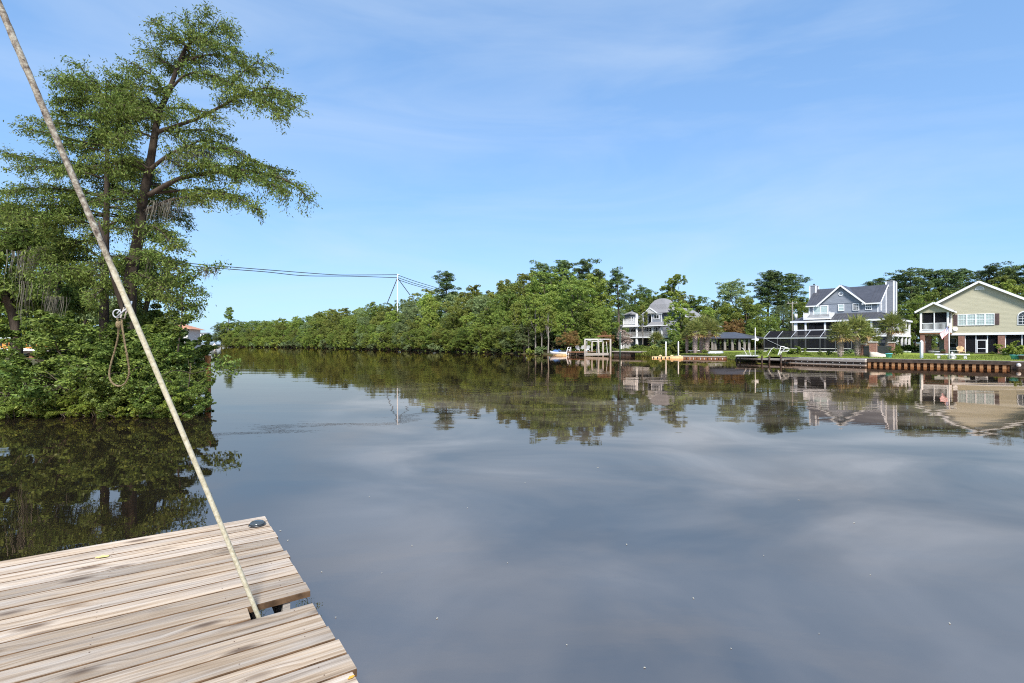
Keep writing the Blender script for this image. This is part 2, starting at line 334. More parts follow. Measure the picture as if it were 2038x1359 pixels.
M['dark'] = mat('dark_interior', (0.02,0.02,0.022), (0.045,0.043,0.045), 1.2, 0.9, 0.1)
M['glass'] = glass_mat('window_glass', (0.02,0.024,0.028))
M['blind'] = mat('window_behind_blinds', (0.33,0.42,0.40), (0.46,0.54,0.52), 3, 0.25, 0.6)
M['shutter'] = mat('brown_shutter', (0.10,0.065,0.06), (0.15,0.10,0.095), 6, 0.7)
M['alu'] = mat('bronze_aluminium', (0.07,0.07,0.075), (0.10,0.10,0.105), 3, 0.45, 0.5)
M['greymetal'] = mat('grey_metal', (0.34,0.35,0.37), (0.45,0.46,0.48), 3, 0.4, 0.5)
M['steel'] = mat('galvanised_pole', (0.50,0.51,0.53), (0.62,0.63,0.65), 1, 0.4, 0.5)
M['plankside'] = mat('stained_plank_side', (0.05,0.03,0.017), (0.15,0.09,0.05), 9, 0.9, 0.1)
M['greywood'] = mat('grey_weathered_wood', (0.22,0.195,0.17), (0.36,0.325,0.285), 5, 0.85, 0.15, 0.3, (1,1,4))
M['darkwood'] = mat('dark_wet_wood', (0.028,0.022,0.018), (0.075,0.055,0.042), 4, 0.8, 0.2, 0.3)
M['brownwood'] = mat('brown_timber', (0.14,0.065,0.035), (0.27,0.135,0.07), 4, 0.8, 0.2, 0.3)
M['redwood'] = mat('rust_brown_post', (0.20,0.085,0.03), (0.32,0.155,0.06), 6, 0.8, 0.2, 0.3)
M['rust'] = mat('rusty_sheet_pile', (0.15,0.07,0.03), (0.31,0.175,0.085), 3, 0.8, 0.2, 0.3)
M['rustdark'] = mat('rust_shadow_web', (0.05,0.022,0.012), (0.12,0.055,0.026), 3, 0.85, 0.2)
M['tan'] = mat('tan_plastic', (0.52,0.36,0.17), (0.64,0.47,0.26), 2, 0.55, 0.3)
M['concrete'] = mat('pale_concrete', (0.40,0.385,0.36), (0.55,0.53,0.50), 3, 0.85, 0.2, 0.2)
M['mulch'] = mat('brown_mulch', (0.10,0.06,0.04), (0.20,0.13,0.09), 6, 0.95, 0.1, 0.5)
M['lawn'] = mat('lawn_grass', (0.14,0.19,0.028), (0.25,0.29,0.055), 1.4, 0.95, 0.05, 0.6, bscale=60)
M['earth'] = mat('bank_earth', (0.045,0.04,0.022), (0.085,0.085,0.035), 0.5, 0.95, 0.1, 0.6)
M['teal'] = mat('teal_ceramic', (0.10,0.42,0.45), (0.16,0.52,0.55), 4, 0.4)
M['bluep'] = mat('blue_plastic', (0.05,0.12,0.30), (0.08,0.17,0.38), 4, 0.4)
M['red'] = mat('red_cloth', (0.45,0.03,0.04), None, 3, 0.8)
M['navy'] = mat('navy_cloth', (0.02,0.035,0.16), None, 3, 0.8)
M['cloth'] = mat('white_cloth', (0.78,0.78,0.78), None, 3, 0.8)
M['black'] = mat('black_plastic', (0.012,0.012,0.013), (0.03,0.03,0.03), 8, 0.35, 0.5)
M['orange'] = mat('orange_paint', (0.55,0.19,0.04), (0.68,0.27,0.07), 2, 0.6)
M['terracotta'] = mat('terracotta_roof', (0.36,0.16,0.09), (0.48,0.25,0.16), 4, 0.8)
M['bridge'] = mat('blue_grey_steel', (0.24,0.30,0.38), (0.33,0.39,0.47), 2, 0.6)
M['bark'] = mat('grey_brown_bark', (0.055,0.042,0.032), (0.15,0.12,0.095), 5, 0.95, 0.1, 0.8, (1,1,0.25))
M['barkdark'] = mat('dark_cypress_bark', (0.022,0.017,0.013), (0.075,0.058,0.045), 6, 0.95, 0.1, 0.9, (1,1,0.2))
M['barkpale'] = mat('pale_bark', (0.12,0.105,0.09), (0.26,0.235,0.205), 4, 0.9, 0.1, 0.6, (1,1,0.4))
M['palmtrunk'] = mat('palm_boots', (0.20,0.155,0.135), (0.38,0.315,0.28), 6, 0.95, 0.1, 0.7)
M['moss'] = mat('grey_hanging_moss', (0.075,0.07,0.055), (0.14,0.13,0.108), 6, 0.95, 0.1)
M['rope'] = mat('old_rope', (0.12,0.092,0.052), (0.23,0.18,0.105), 40, 0.9, 0.1, 0.5)
M['cable'] = mat('dark_cable', (0.03,0.03,0.03), None, 1, 0.6)
G1, G2, G3 = (0.040,0.068,0.012), (0.082,0.122,0.022), (0.135,0.175,0.036)
M['leaf_a'] = leaf_mat('oak_leaves', [(0.092,0.143,0.026), (0.144,0.197,0.039), (0.185,0.250,0.046), (0.267,0.318,0.066)])
M['leaf_b'] = leaf_mat('light_green_leaves', [(0.132,0.188,0.034), (0.222,0.286,0.051), (0.328,0.384,0.082)])
M['leaf_c'] = leaf_mat('grey_green_leaves', [(0.099,0.148,0.055), (0.170,0.228,0.087), (0.252,0.306,0.136)])
M['leaf_d'] = leaf_mat('olive_leaves', [(0.101,0.137,0.025), (0.172,0.202,0.041), (0.243,0.257,0.060)])
M['pine'] = leaf_mat('pine_needles', [(0.047,0.087,0.025), (0.091,0.140,0.041), (0.147,0.198,0.062)], 0.2)
M['cypress'] = leaf_mat('cypress_needles', [(0.074,0.120,0.022), (0.139,0.196,0.038), (0.213,0.264,0.062)], 0.4, 0.6, 0.08)
M['shrub'] = leaf_mat('shrub_leaves', [(0.049,0.084,0.017), (0.112,0.164,0.030), (0.186,0.240,0.049)], 0.35, 0.45, 0.15)
M['shrub_y'] = leaf_mat('yellow_green_shrub_leaves', [(0.079,0.131,0.019), (0.158,0.215,0.032), (0.242,0.263,0.044)], 0.35, 0.45, 0.1)
M['rustleaf'] = leaf_mat('rusty_leaves', [(0.13,0.085,0.028), (0.205,0.125,0.042), (0.25,0.165,0.055)], 0.35, 0.6, 0.1)
M['pinkleaf'] = leaf_mat('pale_pink_blossom', [(0.16,0.11,0.06), (0.42,0.33,0.27), (0.55,0.46,0.40)], 0.35, 0.6, 0.1)
M['frond'] = leaf_mat('palm_fronds', [(0.11,0.14,0.036), (0.20,0.225,0.060), (0.31,0.30,0.10)], 0.35, 0.5, 0.1)
M['deadfrond'] = leaf_mat('dry_palm_fronds', [(0.20,0.13,0.045), (0.33,0.22,0.09), (0.42,0.30,0.14)], 0.25, 0.7, 0.1)
M['reed'] = leaf_mat('marsh_grass', [(0.085,0.125,0.020), (0.150,0.190,0.034), (0.220,0.230,0.055)], 0.35, 0.6, 0.1)

# ------------------------------------------------------------------ foliage
def unit(a):
    return a / np.maximum(np.linalg.norm(a, axis=1, keepdims=True), 1e-9)
def leaf_quads(C, N, L, W, rng, T=None):
    """diamond-shaped leaves with centre C, normal N, length L, width W (arrays)"""
    n = len(C); N = unit(N)
    if T is None: T = rng.normal(size=(n, 3))
    T = unit(T - N * (T * N).sum(1, keepdims=True)); S = np.cross(N, T)
    L = np.broadcast_to(np.asarray(L, float), (n,))[:, None]; W = np.broadcast_to(np.asarray(W, float), (n,))[:, None]
    V = np.stack([C - T*L*0.5, C - T*L*0.05 + S*W*0.5 + N*W*0.12, C + T*L*0.5, C - T*L*0.05 - S*W*0.5 + N*W*0.12], 1).reshape(-1, 3)
    return V, np.arange(4*n).reshape(-1, 4)
def sphere_dirs(rng, n, up=0.0):
    d = rng.normal(size=(n, 3)); d = unit(d); d[:, 2] += up; return unit(d)
def clump_leaves(rng, centers, radii, per, leaf, flat=0.7, up=0.35, aspect=0.55):
    """leaf clumps: each centre carries leaves on and in a flattened ball, facing out and up"""
    n = len(centers); idx = np.repeat(np.arange(n), per)
    d = sphere_dirs(rng, len(idx), up); r = radii[idx] * (0.55 + 0.5*rng.random(len(idx)))
    P = centers[idx] + d * r[:, None] * np.array([1, 1, flat])
    N = d*0.6 + rng.normal(size=d.shape)*0.55 + np.array([0, 0, 0.35])
    l = leaf * (0.65 + 0.7*rng.random(len(idx)))
    return leaf_quads(P, N, l, l*aspect, rng)

class Variant: pass
def broadleaf(seed, H, W, base, nl, leaf, per, leafmat, bark='bark', bare=False):
    rng = np.random.default_rng(seed); zc = (base + H)/2; hz = (H - base)/2
    lobes = []
    for i in range(nl):
        z = base + (H - base) * (0.10 + 0.80*(i + rng.random())/nl); w = W/2 * math.sqrt(max(0.08, 1 - ((z - zc)/hz)**2))
        a = i*2.399 + rng.normal()*0.5; rr = w * (0.35 + 0.45*rng.random())
        lobes.append((rr*math.cos(a), rr*math.sin(a), z, W*(0.15 + 0.11*rng.random())))
    lobes.append((rng.normal()*0.3, rng.normal()*0.3, H - W*0.13, W*0.14))
    cc, cr_ = [], []
    for x, y, z, r in lobes:
        k = max(8, int(20*(r/(W*0.2))**2)); d = sphere_dirs(rng, k, 0.15)
        p = np.array([x, y, z]) + d*r*(0.6 + 0.55*rng.random((k, 1)))*np.array([1, 1, 0.8])
        cc.append(p); cr_.append(r*(0.22 + 0.22*rng.random(k)))
    cc, cr_ = np.concatenate(cc), np.concatenate(cr_)
    V, F = clump_leaves(rng, cc, cr_, per, leaf, 0.62, 0.3)
    t = MB(); r0 = H*0.017
    top = (rng.normal()*0.25, rng.normal()*0.25, H*0.86)
    pts = [(0, 0, -0.3), (0.02, 0, 0.25), (top[0]*0.3 + rng.normal()*0.12, top[1]*0.3, H*0.3), (top[0]*0.6, top[1]*0.6 + rng.normal()*0.12, H*0.58), top]
    t.tube(pts, [r0*1.7, r0*1.15, r0*0.85, r0*0.6, r0*0.15], 7)
    for x, y, z, r in lobes[:-1]:
        zb = max(base*0.75, z*0.62); k = zb/(H*0.86); s0 = (top[0]*k, top[1]*k, zb)
        t.tube([s0, ((s0[0] + x)*0.5, (s0[1] + y)*0.5, zb + (z - zb)*0.42), (x, y, z)], [r0*0.42, r0*0.30, r0*0.10], 5)
    v = Variant(); v.H = H; v.trunk = t.mesh('trunk', M[bark], True); v.crown = np_mesh('crown', V, F, M[leafmat]); return v
def pine_variant(seed, H=20.0):
    rng = np.random.default_rng(seed); cc, cr_ = [], []; t = MB(); r0 = 0.24
    bend = rng.normal(size=2)*0.35
    pts = [(0,0,-0.3)] + [(bend[0]*k*k, bend[1]*k*k, H*k) for k in (0.25, 0.5, 0.75, 0.97)]
    t.tube(pts, [r0*1.2, r0, r0*0.8, r0*0.55, r0*0.12], 7)
    nb = 32
    for i in range(nb):
        k = 0.52 + 0.46*(i + rng.random())/nb; a = i*2.4 + rng.normal()*0.4; ln = (0.8 + 2.6*rng.random())*math.sqrt(max(0.06, 1 - ((k - 0.70)/0.34)**2))
        b0 = np.array([bend[0]*k*k, bend[1]*k*k, H*k]); e = b0 + np.array([math.cos(a)*ln, math.sin(a)*ln, 0.35*ln])
        t.tube([b0, b0*0.5 + e*0.5 + np.array([0,0,0.1]), e], [0.06, 0.04, 0.02], 4)
        for j in range(4):
            q = b0 + (e - b0)*(0.55 + 0.5*rng.random()) + rng.normal(size=3)*0.33; cc.append(q); cr_.append(0.42 + 0.40*rng.random())
    cc.append(np.array([bend[0], bend[1], H])); cr_.append(0.6)
    V, F = clump_leaves(rng, np.array(cc), np.array(cr_), 84, 0.36, 0.6, 0.35, 0.30)
    v = Variant(); v.H = H; v.trunk = t.mesh('trunk', M['bark'], True); v.crown = np_mesh('crown', V, F, M['pine']); return v
def shrub_variant(seed, leaf, per, m, W=2.4, H=2.0, nl=9, stems=True):
    rng = np.random.default_rng(seed); cc, cr_ = [], []; t = MB()
    for i in range(nl):
        a = i*2.4 + rng.normal()*0.4; rr = W*0.5*math.sqrt((i + 0.5)/nl)*0.85; z = H*(0.25 + 0.6*rng.random())*(1 - 0.35*(rr/(W*0.5))**2)
        c = np.array([rr*math.cos(a), rr*math.sin(a), z]); r = W*(0.13 + 0.09*rng.random())
        k = int(rng.integers(6, 12)); d = sphere_dirs(rng, k, 0.25); cc.append(c + d*r*(0.5 + 0.95*rng.random((k, 1)))); cr_.append(r*(0.16 + 0.30*rng.random(k)))
        for q in range(2):
            u = d[q]*np.array([1.0, 1.0, 0.6]) + np.array([0, 0, 0.25]); tip = c + u*r*rng.uniform(1.5, 2.3)
            t.tube([tuple(c), tuple((c + tip)/2 + np.array([0, 0, 0.04])), tuple(tip)], [0.010, 0.007, 0.003], 4)
            m_ = 5; cc.append(c + (tip - c)*np.linspace(0.45, 1.0, m_)[:, None] + rng.normal(size=(m_, 3))*0.03*W/2.4); cr_.append(np.full(m_, 0.075*W/2.4))
        t.tube([(c[0]*0.15, c[1]*0.15, -0.1), (c[0]*0.6, c[1]*0.6, z*0.6), tuple(c)], [0.03, 0.022, 0.01], 5)
    V, F = clump_leaves(rng, np.concatenate(cc), np.concatenate(cr_), per, leaf, 0.8, 0.25)
    v = Variant(); v.H = H; v.trunk = t.mesh('stems', M['bark'], True); v.crown = np_mesh('foliage', V, F, M[m]); return v

BL = {}
for k, a in {
    'oak1': (11, 14, 9.0, 0.6, 14, 0.30, 58, 'leaf_a'), 'oak2': (12, 14, 9.6, 0.5, 15, 0.30, 56, 'leaf_a'),
    'light1': (13, 14, 8.4, 0.6, 14, 0.30, 56, 'leaf_b'), 'light2': (14, 14, 7.2, 1.0, 13, 0.30, 58, 'leaf_b'),
    'grey1': (15, 14, 9.2, 0.4, 14, 0.28, 60, 'leaf_c'), 'olive1': (16, 14, 8.6, 0.6, 14, 0.30, 56, 'leaf_d'),
    'bare1': (17, 14, 6.2, 5.6, 8, 0.28, 58, 'leaf_a', 'barkpale'), 'bare2': (18, 14, 5.6, 6.2, 8, 0.28, 58, 'leaf_d', 'barkpale'),
    'rust': (19, 5.0, 6.6, 1.7, 8, 0.22, 50, 'rustleaf', 'bark'), 'pink': (20, 5.2, 4.6, 1.9, 7, 0.20, 42, 'pinkleaf', 'barkpale'),
}.items(): BL[k] = broadleaf(*a)
for i in range(3): BL['pine%d' % (i+1)] = pine_variant(40 + i)
SH = {'g1': shrub_variant(61, 0.066, 170, 'shrub'), 'g2': shrub_variant(62, 0.062, 175, 'shrub', 2.8, 1.8), 'y1': shrub_variant(63, 0.062, 175, 'shrub_y'), 'd1': shrub_variant(64, 0.075, 135, 'leaf_a', 2.6, 2.0),
      'far1': shrub_variant(65, 0.24, 34, 'leaf_a', 2.6, 2.0), 'far2': shrub_variant(66, 0.24, 34, 'leaf_c', 2.6, 2.0), 'far3': shrub_variant(67, 0.22, 34, 'leaf_b', 2.6, 2.0)}

def plant(v, name, X, Y, z, h, label, cat, group=None, wide=1.0, rz=None, parts=('trunk', 'crown')):
    s = h / v.H
    o = empty(name, (X, Y, z), random.uniform(0, 6.28) if rz is None else rz, label, cat, group)
    o.scale = (s*wide, s*wide, s)
    link(parts[0], v.trunk, o); link(parts[1], v.crown, o)
    return o

# ------------------------------------------------------------------ water and banks
random.seed(7)
wm = MB(); wm.add([(-1500, -60, 0), (400, -60, 0), (400, 1600, 0), (-1500, 1600, 0)], [(0,1,2,3)])
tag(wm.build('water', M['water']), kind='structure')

def bank(name, pts, side, m, fixed=None):
    """pts: (X, Y, walled); side +1: the land lies to the left of the line's direction"""
    P = [Vector((p[0], p[1])) for p in pts]; n = len(P); rows = []
    nat = [(-0.9,-0.7), (-0.05,-0.03), (0.9,0.22), (3,0.48), (8,0.60), (25,0.72), (80,1.2), (300,2.0), (1500,3.0)]
    wal = [(0.12,-0.7), (0.13,0.46), (0.6,0.545), (3,0.57), (8,0.575), (25,0.62), (80,1.2), (300,2.0), (1500,3.0)]
    for i in range(n):
        d = (P[min(i+1,n-1)] - P[max(i-1,0)]).normalized(); nr = Vector(fixed) if fixed else Vector((-d.y, d.x))*side
        rows.append([(P[i].x + nr.x*o, P[i].y + nr.y*o, z) for o, z in (wal if pts[i][2] else nat)])
    k = len(nat); mb = MB(); mb.v = [v for r in rows for v in r]
    mb.f = [(i*k+j, (i+1)*k+j, (i+1)*k+j+1, i*k+j+1) for i in range(n-1) for j in range(k-1)]
    return tag(mb.build(name, m, smooth=False), kind='structure')
def wl(px, py): p = onz(px, py); return (p.x, p.y)
RB = [(150, -80, 1), (52.6, 24.4, 1), (*wl(2038,735), 1), (*wl(1720,727), 1), (*wl(1562,721.2), 1), (*wl(1556,720.8), 0), (*wl(1462,716.5), 0), (*wl(1430,711.6), 0), (*wl(1340,709.6), 0), (*wl(1290,708.8), 0), (*wl(1200,707.5), 0), (*wl(1100,706), 0), (*wl(950,702), 0), (*wl(790,697), 0), (*wl(600,692), 0), (*wl(430,690), 0), (-330, 480, 0), (-760, 900, 0)]
bank('far_bank', RB, -1, M['earth'])
LB = [(-60, 13.6, 0), (-30, 14.4, 0), (-14, 15.0, 0), (-10.0, 15.4, 0), (-10.2, 16.6, 0), (-12.3, 20.0, 0), (-17, 27, 0), (-35, 56, 0), (-104, 168, 0), (-214, 350, 0), (-420, 600, 0), (-900, 1100, 0)]
bank('left_bank', LB, 1, M['earth'], (-0.85, 0.53))
def gz(Y, Yb):
    return float(np.interp(Y - Yb, [0, 2, 5, 12, 40, 120], [0.0, 0.3, 0.5, 0.62, 0.8, 1.2]))
BPX = [430, 600, 790, 950, 1100, 1200, 1290, 1340, 1430, 1462, 1556, 1720, 2038]; BD = [6, 8, 13, 18, 22, 23.5, 24.8, 25.6, 27.6, 32.5, 36.8, 43, 51]
def bankY(px): return CZ*FPX/float(np.interp(px, BPX, BD))
SKY_X = [440,479,548,599,638,673,718,742,768,797,824,855,898,932,974,1007,1021,1046,1083,1114,1155,1173,1196,1231,1252,1267,1288,1303,1360,1400,1417,1440]
SKY_Y = [640,637,636,626,617,613,609,600,606,598,583,571,571,566,558,549,545,545,533,530,530,540,541,546,560,582,576,590,586,588,596,594]
def skyline(px): return float(np.interp(px, SKY_X, SKY_Y))

# ------------------------------------------------------------------ the boat dock underfoot
DC = Vector((-2.139, 4.435, 0.46)); DE = Vector((0.56, -0.8285, 0)); DW = Vector((-0.8285, -0.56, 0)); PITCH = 0.1492
dock = empty('boat_dock', (DC.x, DC.y, 0), math.atan2(DW.y, DW.x), 'weathered grey brown plank dock with a notched edge in the near corner', 'dock')
# local x runs along the boards (into the dock), local y along the stack towards the camera
rng = random.Random(3)
NAIL = mat('rusty_nail', (0.05,0.035,0.028), (0.12,0.07,0.045), 60, 0.6, 0.4)
NB = MB()
def board(i, x0, x1, y0, w):
    mb = MB(); th = 0.036; n = 10; r = 0.0030; vs, fs = [], []
    warp = [rng.uniform(-0.0018, 0.0018) for _ in range(n+1)]
    for j in range(n+1):
        x = x0 + (x1 - x0)*j/n; dy = warp[j]; dz = rng.uniform(-0.0008, 0.0008)
        for (a, b) in ((0, -th), (w, -th), (w, -r*1.3), (w - r, 0), (r, 0), (0, -r*1.3)): vs.append((x, y0 + a + dy, 0.46 + b + dz))
    for j in range(n):
        for q in range(6): fs.append((j*6+q, j*6+(q+1)%6, (j+1)*6+(q+1)%6, (j+1)*6+q))
    fs += [tuple(range(5,-1,-1)), tuple(n*6+q for q in range(6))]
    mb.add(vs, fs); o = mb.build('plank', M['plank'], dock); o.data.materials.append(M['plankside'])
    for j in range(n):
        for q in (1, 2, 5): o.data.polygons[j*6+q].material_index = 1
    for xj in (0.12, 0.42, 1.02, 1.62, 2.22, 2.82, 3.42):
        for yy in (0.035, 0.105):
            if xj > x0 + 0.02 and rng.random() < 0.55: NB.cyl(xj + rng.uniform(-0.008, 0.008), y0 + yy + rng.uniform(-0.006, 0.006), 0.4595, 0.4608, 0.0036, n=7)
    return o
for i in range(46):
    y0 = i*PITCH + rng.uniform(-0.0015, 0.0015); x0 = rng.uniform(-0.012, 0.010)
    if i == 10: x0 = -0.012
    if i == 12: x0 = 0.012
    if i == 11: x0 = 0.33
    if i in (15, 16): x0 -= 0.022
    board(i, x0, 3.9, y0, PITCH - rng.uniform(0.006, 0.012))
NB.build('nail_heads', NAIL, dock)['kind'] = 'stuff'
for x in (0.10, 0.40, 1.0, 1.6, 2.2, 2.8, 3.4):
    if x == 0.10:
        MB().box(x, x+0.04, 0.02, 11*PITCH - 0.02, 0.24, 0.423).build('joist', M['greywood'], dock)
        MB().box(x, x+0.04, 12*PITCH + 0.02, 46*PITCH, 0.24, 0.423).build('joist', M['greywood'], dock)
    else: MB().box(x, x+0.04, 0.02, 46*PITCH, 0.24, 0.423).build('joist', M['greywood'], dock)
for y in (0.05, 2.6, 5.4):
    for x in (0.75, 3.0): MB().cyl(x, y+0.2, -1.2, 0.40, 0.11).build('piling', M['darkwood'], dock)
for x in (0.0, 1.2, 2.4):
    MB().box(x+0.25, x+1.0, 0.4, 6.6, -0.25, 0.20).build('float', M['black'], dock)
def dk(px, py, z=0.46): return onz(px, py, z)

p = dk(512, 1044.5, 0.463)
lamp = empty('dock_light', (p.x, p.y, 0.460), 0, 'round black solar dock light on the far corner of the plank dock', 'dock light')
MB().lathe([(0.064,0.0005),(0.066,0.008),(0.060,0.014)], n=28).build('rim', M['black'], lamp, True)
MB().lathe([(0.058,0.0145),(0.056,0.022),(0.046,0.031),(0.028,0.037),(0.006,0.039)], n=28).build('dome', glass_mat('lamp_dome', (0.05,0.06,0.065), 0.12), lamp, True)
for a in range(3): MB().cyl(0.063*math.cos(a*2.1), 0.063*math.sin(a*2.1), 0.0085, 0.0115, 0.004, n=6).build('screw', M['steel'], lamp)

def dry_leaf(name, loc, rz, size, m, label, group=None, curl=0.3):
    mb = MB(); N = 7; vs = []
    for i in range(N+1):
        t = i/N; w = math.sin(math.pi*min(1, t*0.96+0.02))**0.8*0.28*size*(1 + 0.25*math.sin(t*17)); zz = curl*size*0.35*(t-0.4)**2
        vs += [((t-0.5)*size, -w, zz + w*curl), ((t-0.5)*size, 0, zz), ((t-0.5)*size, w, zz + w*curl*0.8)]
    fs = [(i*3+k, (i+1)*3+k, (i+1)*3+k+1, i*3+k+1) for i in range(N) for k in (0, 1)]
    mb.add(vs, fs); o = mb.build(name, m, None, True, loc, rz); return tag(o, label, 'leaf', group)
yl = mat('yellow_leaf', (0.62,0.50,0.12), (0.72,0.62,0.28), 30, 0.6); ol = mat('orange_leaf', (0.50,0.24,0.03), (0.65,0.36,0.05), 30, 0.6)
p = dk(203, 1110); dry_leaf('fallen_leaf', (p.x, p.y, 0.464), 0.25, 0.085, yl, 'pale yellow fallen leaf lying on the far planks of the dock')
p = dk(699, 1350); dry_leaf('fallen_leaf', (p.x, p.y, 0.464), 0.9, 0.035, ol, 'small orange leaf scrap on the dock edge near the frame bottom')
lm = mat('floating_leaf', (0.38,0.34,0.24), (0.55,0.52,0.42), 20, 0.6)
fl = [(558,1056),(573,1075),(606,1193),(668,1228),(640,1138),(735,988),(1128,1283),(1283,1328),(1732,1143),(1247,1083),(760,1140),(930,1010),(1045,960),(1190,930),(1520,1105),(1590,995),(1380,1190),(1700,1040),(1890,1240),(870,1230),(1010,1120),(1455,1290),(1630,1260),(820,1085)]
r2 = random.Random(5)
for x, y in fl:
    q = onz(x, y, 0.004); dry_leaf('floating_leaf', (q.x, q.y, 0.004), r2.uniform(0, 6), r2.uniform(0.009, 0.018)*max(1, q.y/4), lm, 'tiny pale leaf scrap floating on the open grey water', 'leaf scraps floating on the water', 0.1)

# ------------------------------------------------------------------ the leaning pole with its rope loop
pole = empty('leaning_pole', (-1.45, 2.86, 0), 0, 'long pale pole with flaking lichen leaning out of the dock notch', 'pole')
pb, pt = Vector((-1.30, 2.955, -0.15)), at(0, 0, 2.30); dirp = (pt - onz(508, 1219, 0.44)).normalized()
pm = onz(507, 1217, 0.46); pb = pm - dirp*0.75
vs, fs = [], []; NS, NR = 150, 14; Ltot = (pt - pb).length + 0.7
ax1 = dirp.orthogonal().normalized(); ax2 = dirp.cross(ax1)
for i in range(NS+1):
    t = i/NS; c = pb + dirp*(Ltot*t) + ax1*0.010*math.sin(t*5.0); r = 0.0124 + 0.0006*t
    rough = max(0.0, min(1.0, (t - 0.50)/0.10))
    for k in range(NR):
        a = 2*math.pi*k/NR; q = c + (ax1*math.cos(a) + ax2*math.sin(a))*r
        h = mnoise.noise(q*26)*0.5 + mnoise.noise(q*70)*0.5
        rr = r*(1 + 0.03*mnoise.noise(q*12)) + rough*max(0, h)*0.0065
        vs.append(tuple(c + (ax1*math.cos(a) + ax2*math.sin(a))*rr - Vector((-1.45, 2.86, 0))))
for i in range(NS):
    for k in range(NR): fs.append((i*NR+k, i*NR+(k+1)%NR, (i+1)*NR+(k+1)%NR, (i+1)*NR+k))
fs += [tuple(range(NR-1,-1,-1)), tuple(NS*NR+k for k in range(NR))]
def pole_mat():
    m, nt, out = new_mat('lichen_pole'); L = nt.links.new
    b = nd(nt, 'ShaderNodeBsdfPrincipled', Roughness=0.75); b.inputs['Specular IOR Level'].default_value = 0.25
    t = nd(nt, 'ShaderNodeTexCoord'); s = nd(nt, 'ShaderNodeSeparateXYZ'); L(t.outputs['Object'], s.inputs[0])
    n = nd(nt, 'ShaderNodeTexNoise', Scale=48, Detail=8, Roughness=0.75); L(t.outputs['Object'], n.inputs['Vector'])
    n2 = nd(nt, 'ShaderNodeTexNoise', Scale=5, Detail=4); L(t.outputs['Object'], n2.inputs['Vector'])
    low = ramp(nt, n.outputs['Fac'], [(0.28, (0.21,0.175,0.10)), (0.48, (0.40,0.36,0.255)), (0.7, (0.53,0.50,0.40))])
    hi = ramp(nt, n.outputs['Fac'], [(0.36, (0.040,0.030,0.024)), (0.47, (0.16,0.13,0.10)), (0.57, (0.28,0.26,0.21)), (0.72, (0.48,0.47,0.41))])
    hm = nd(nt, 'ShaderNodeMapRange'); hm.inputs[1].default_value = 2.05; hm.inputs[2].default_value = 2.75; L(s.outputs['Z'], hm.inputs[0])
    ad = nd(nt, 'ShaderNodeMath', operation='MULTIPLY_ADD'); L(n2.outputs['Fac'], ad.inputs[0]); ad.inputs[1].default_value = 0.8; L(hm.outputs[0], ad.inputs[2])
    th = nd(nt, 'ShaderNodeMapRange'); th.inputs[1].default_value = 0.55; th.inputs[2].default_value = 0.95; L(ad.outputs[0], th.inputs[0])
    mx = nd(nt, 'ShaderNodeMix', data_type='RGBA'); L(th.outputs[0], mx.inputs[0]); L(low.outputs['Color'], mx.inputs[6]); L(hi.outputs['Color'], mx.inputs[7]); L(mx.outputs[2], b.inputs['Base Color'])
    bp = nd(nt, 'ShaderNodeBump', Strength=0.5, Distance=0.004); L(n.outputs['Fac'], bp.inputs['Height']); L(bp.outputs['Normal'], b.inputs['Normal'])
    L(b.outputs['BSDF'], out.inputs['Surface']); return m
MB().add(vs, fs).build('shaft', pole_mat(), pole, True)
def pol(px, py, dy=0.0):                       # a point beside the pole, at the pole's own distance for that row
    t = (1217 - py)/1217.0; Y = pm.y + (2.30 - pm.y)*max(0, t)*1.0 + dy; return at(px, py, Y) - Vector((-1.45, 2.86, 0))
MB().tube([pol(196,440,-0.02), pol(212,500,-0.02), pol(228,560,-0.02), pol(243,612,-0.02), pol(247,622,-0.02)], [0.004,0.011,0.012,0.011,0.006], 8).build('bark_strip', M['barkdark'], pole, True)
# shackle of bent steel and strap holding the rope
MB().tube([pol(232,631,-0.02), pol(241,623,-0.03), pol(252,614,-0.03), pol(261,605,-0.01), pol(262,600,0.02), pol(255,602,0.045), pol(244,612,0.04), pol(233,624,0.02)], 0.0036, 8).build('shackle', M['greymetal'], pole, True)
ring = [pol(233 + 8*math.cos(a), 624 + 8*math.sin(a), -0.02 + 0.004*math.cos(a)) for a in [i*2*math.pi/14 for i in range(15)]]
MB().tube(ring, 0.0030, 7).build('ring', M['greymetal'], pole, True)
MB().tube([pol(247,612,-0.028), pol(240,632,-0.026), pol(248,634,-0.024), pol(253,614,-0.026)], 0.0034, 6).build('strap', M['greywood'], pole, True)
loop = [(233,632),(236,645),(235,668),(230,692),(223,716),(218,738),(219,754),(226,764),(238,768),(249,762),(255,750),(257,736),(254,714),(250,692),(246,668),(243,648),(242,634)]
lp = [pol(x, y, -0.02 + 0.02*math.sin(i*0.4)) + Vector((-1.45, 2.86, 0)) for i, (x, y) in enumerate(loop)]
def smooth_path(P, n=5):
    out = []
    for i in range(len(P)-1):
        a, b, c, d = P[max(i-1,0)], P[i], P[i+1], P[min(i+2,len(P)-1)]
        for k in range(n):
            t = k/n; out.append(0.5*((2*b) + (c-a)*t + (2*a-5*b+4*c-d)*t*t + (3*b-a-3*c+d)*t**3))
    return out + [P[-1]]
rl = empty('rope_loop', tuple(lp[0]), 0, 'old brown rope hanging in a long loop from the leaning pole', 'rope')
SP = smooth_path(lp, 6)
for ph in (0, 2.094, 4.189):
    pts = []
    for i, q in enumerate(SP):
        a = ph + i*0.9; pts.append(q + Vector((math.cos(a), math.sin(a)*0.6, math.sin(a)*0.6))*0.0024 - lp[0])
    MB().tube(pts, 0.0029, 6).build('strand', M['rope'], rl, True)
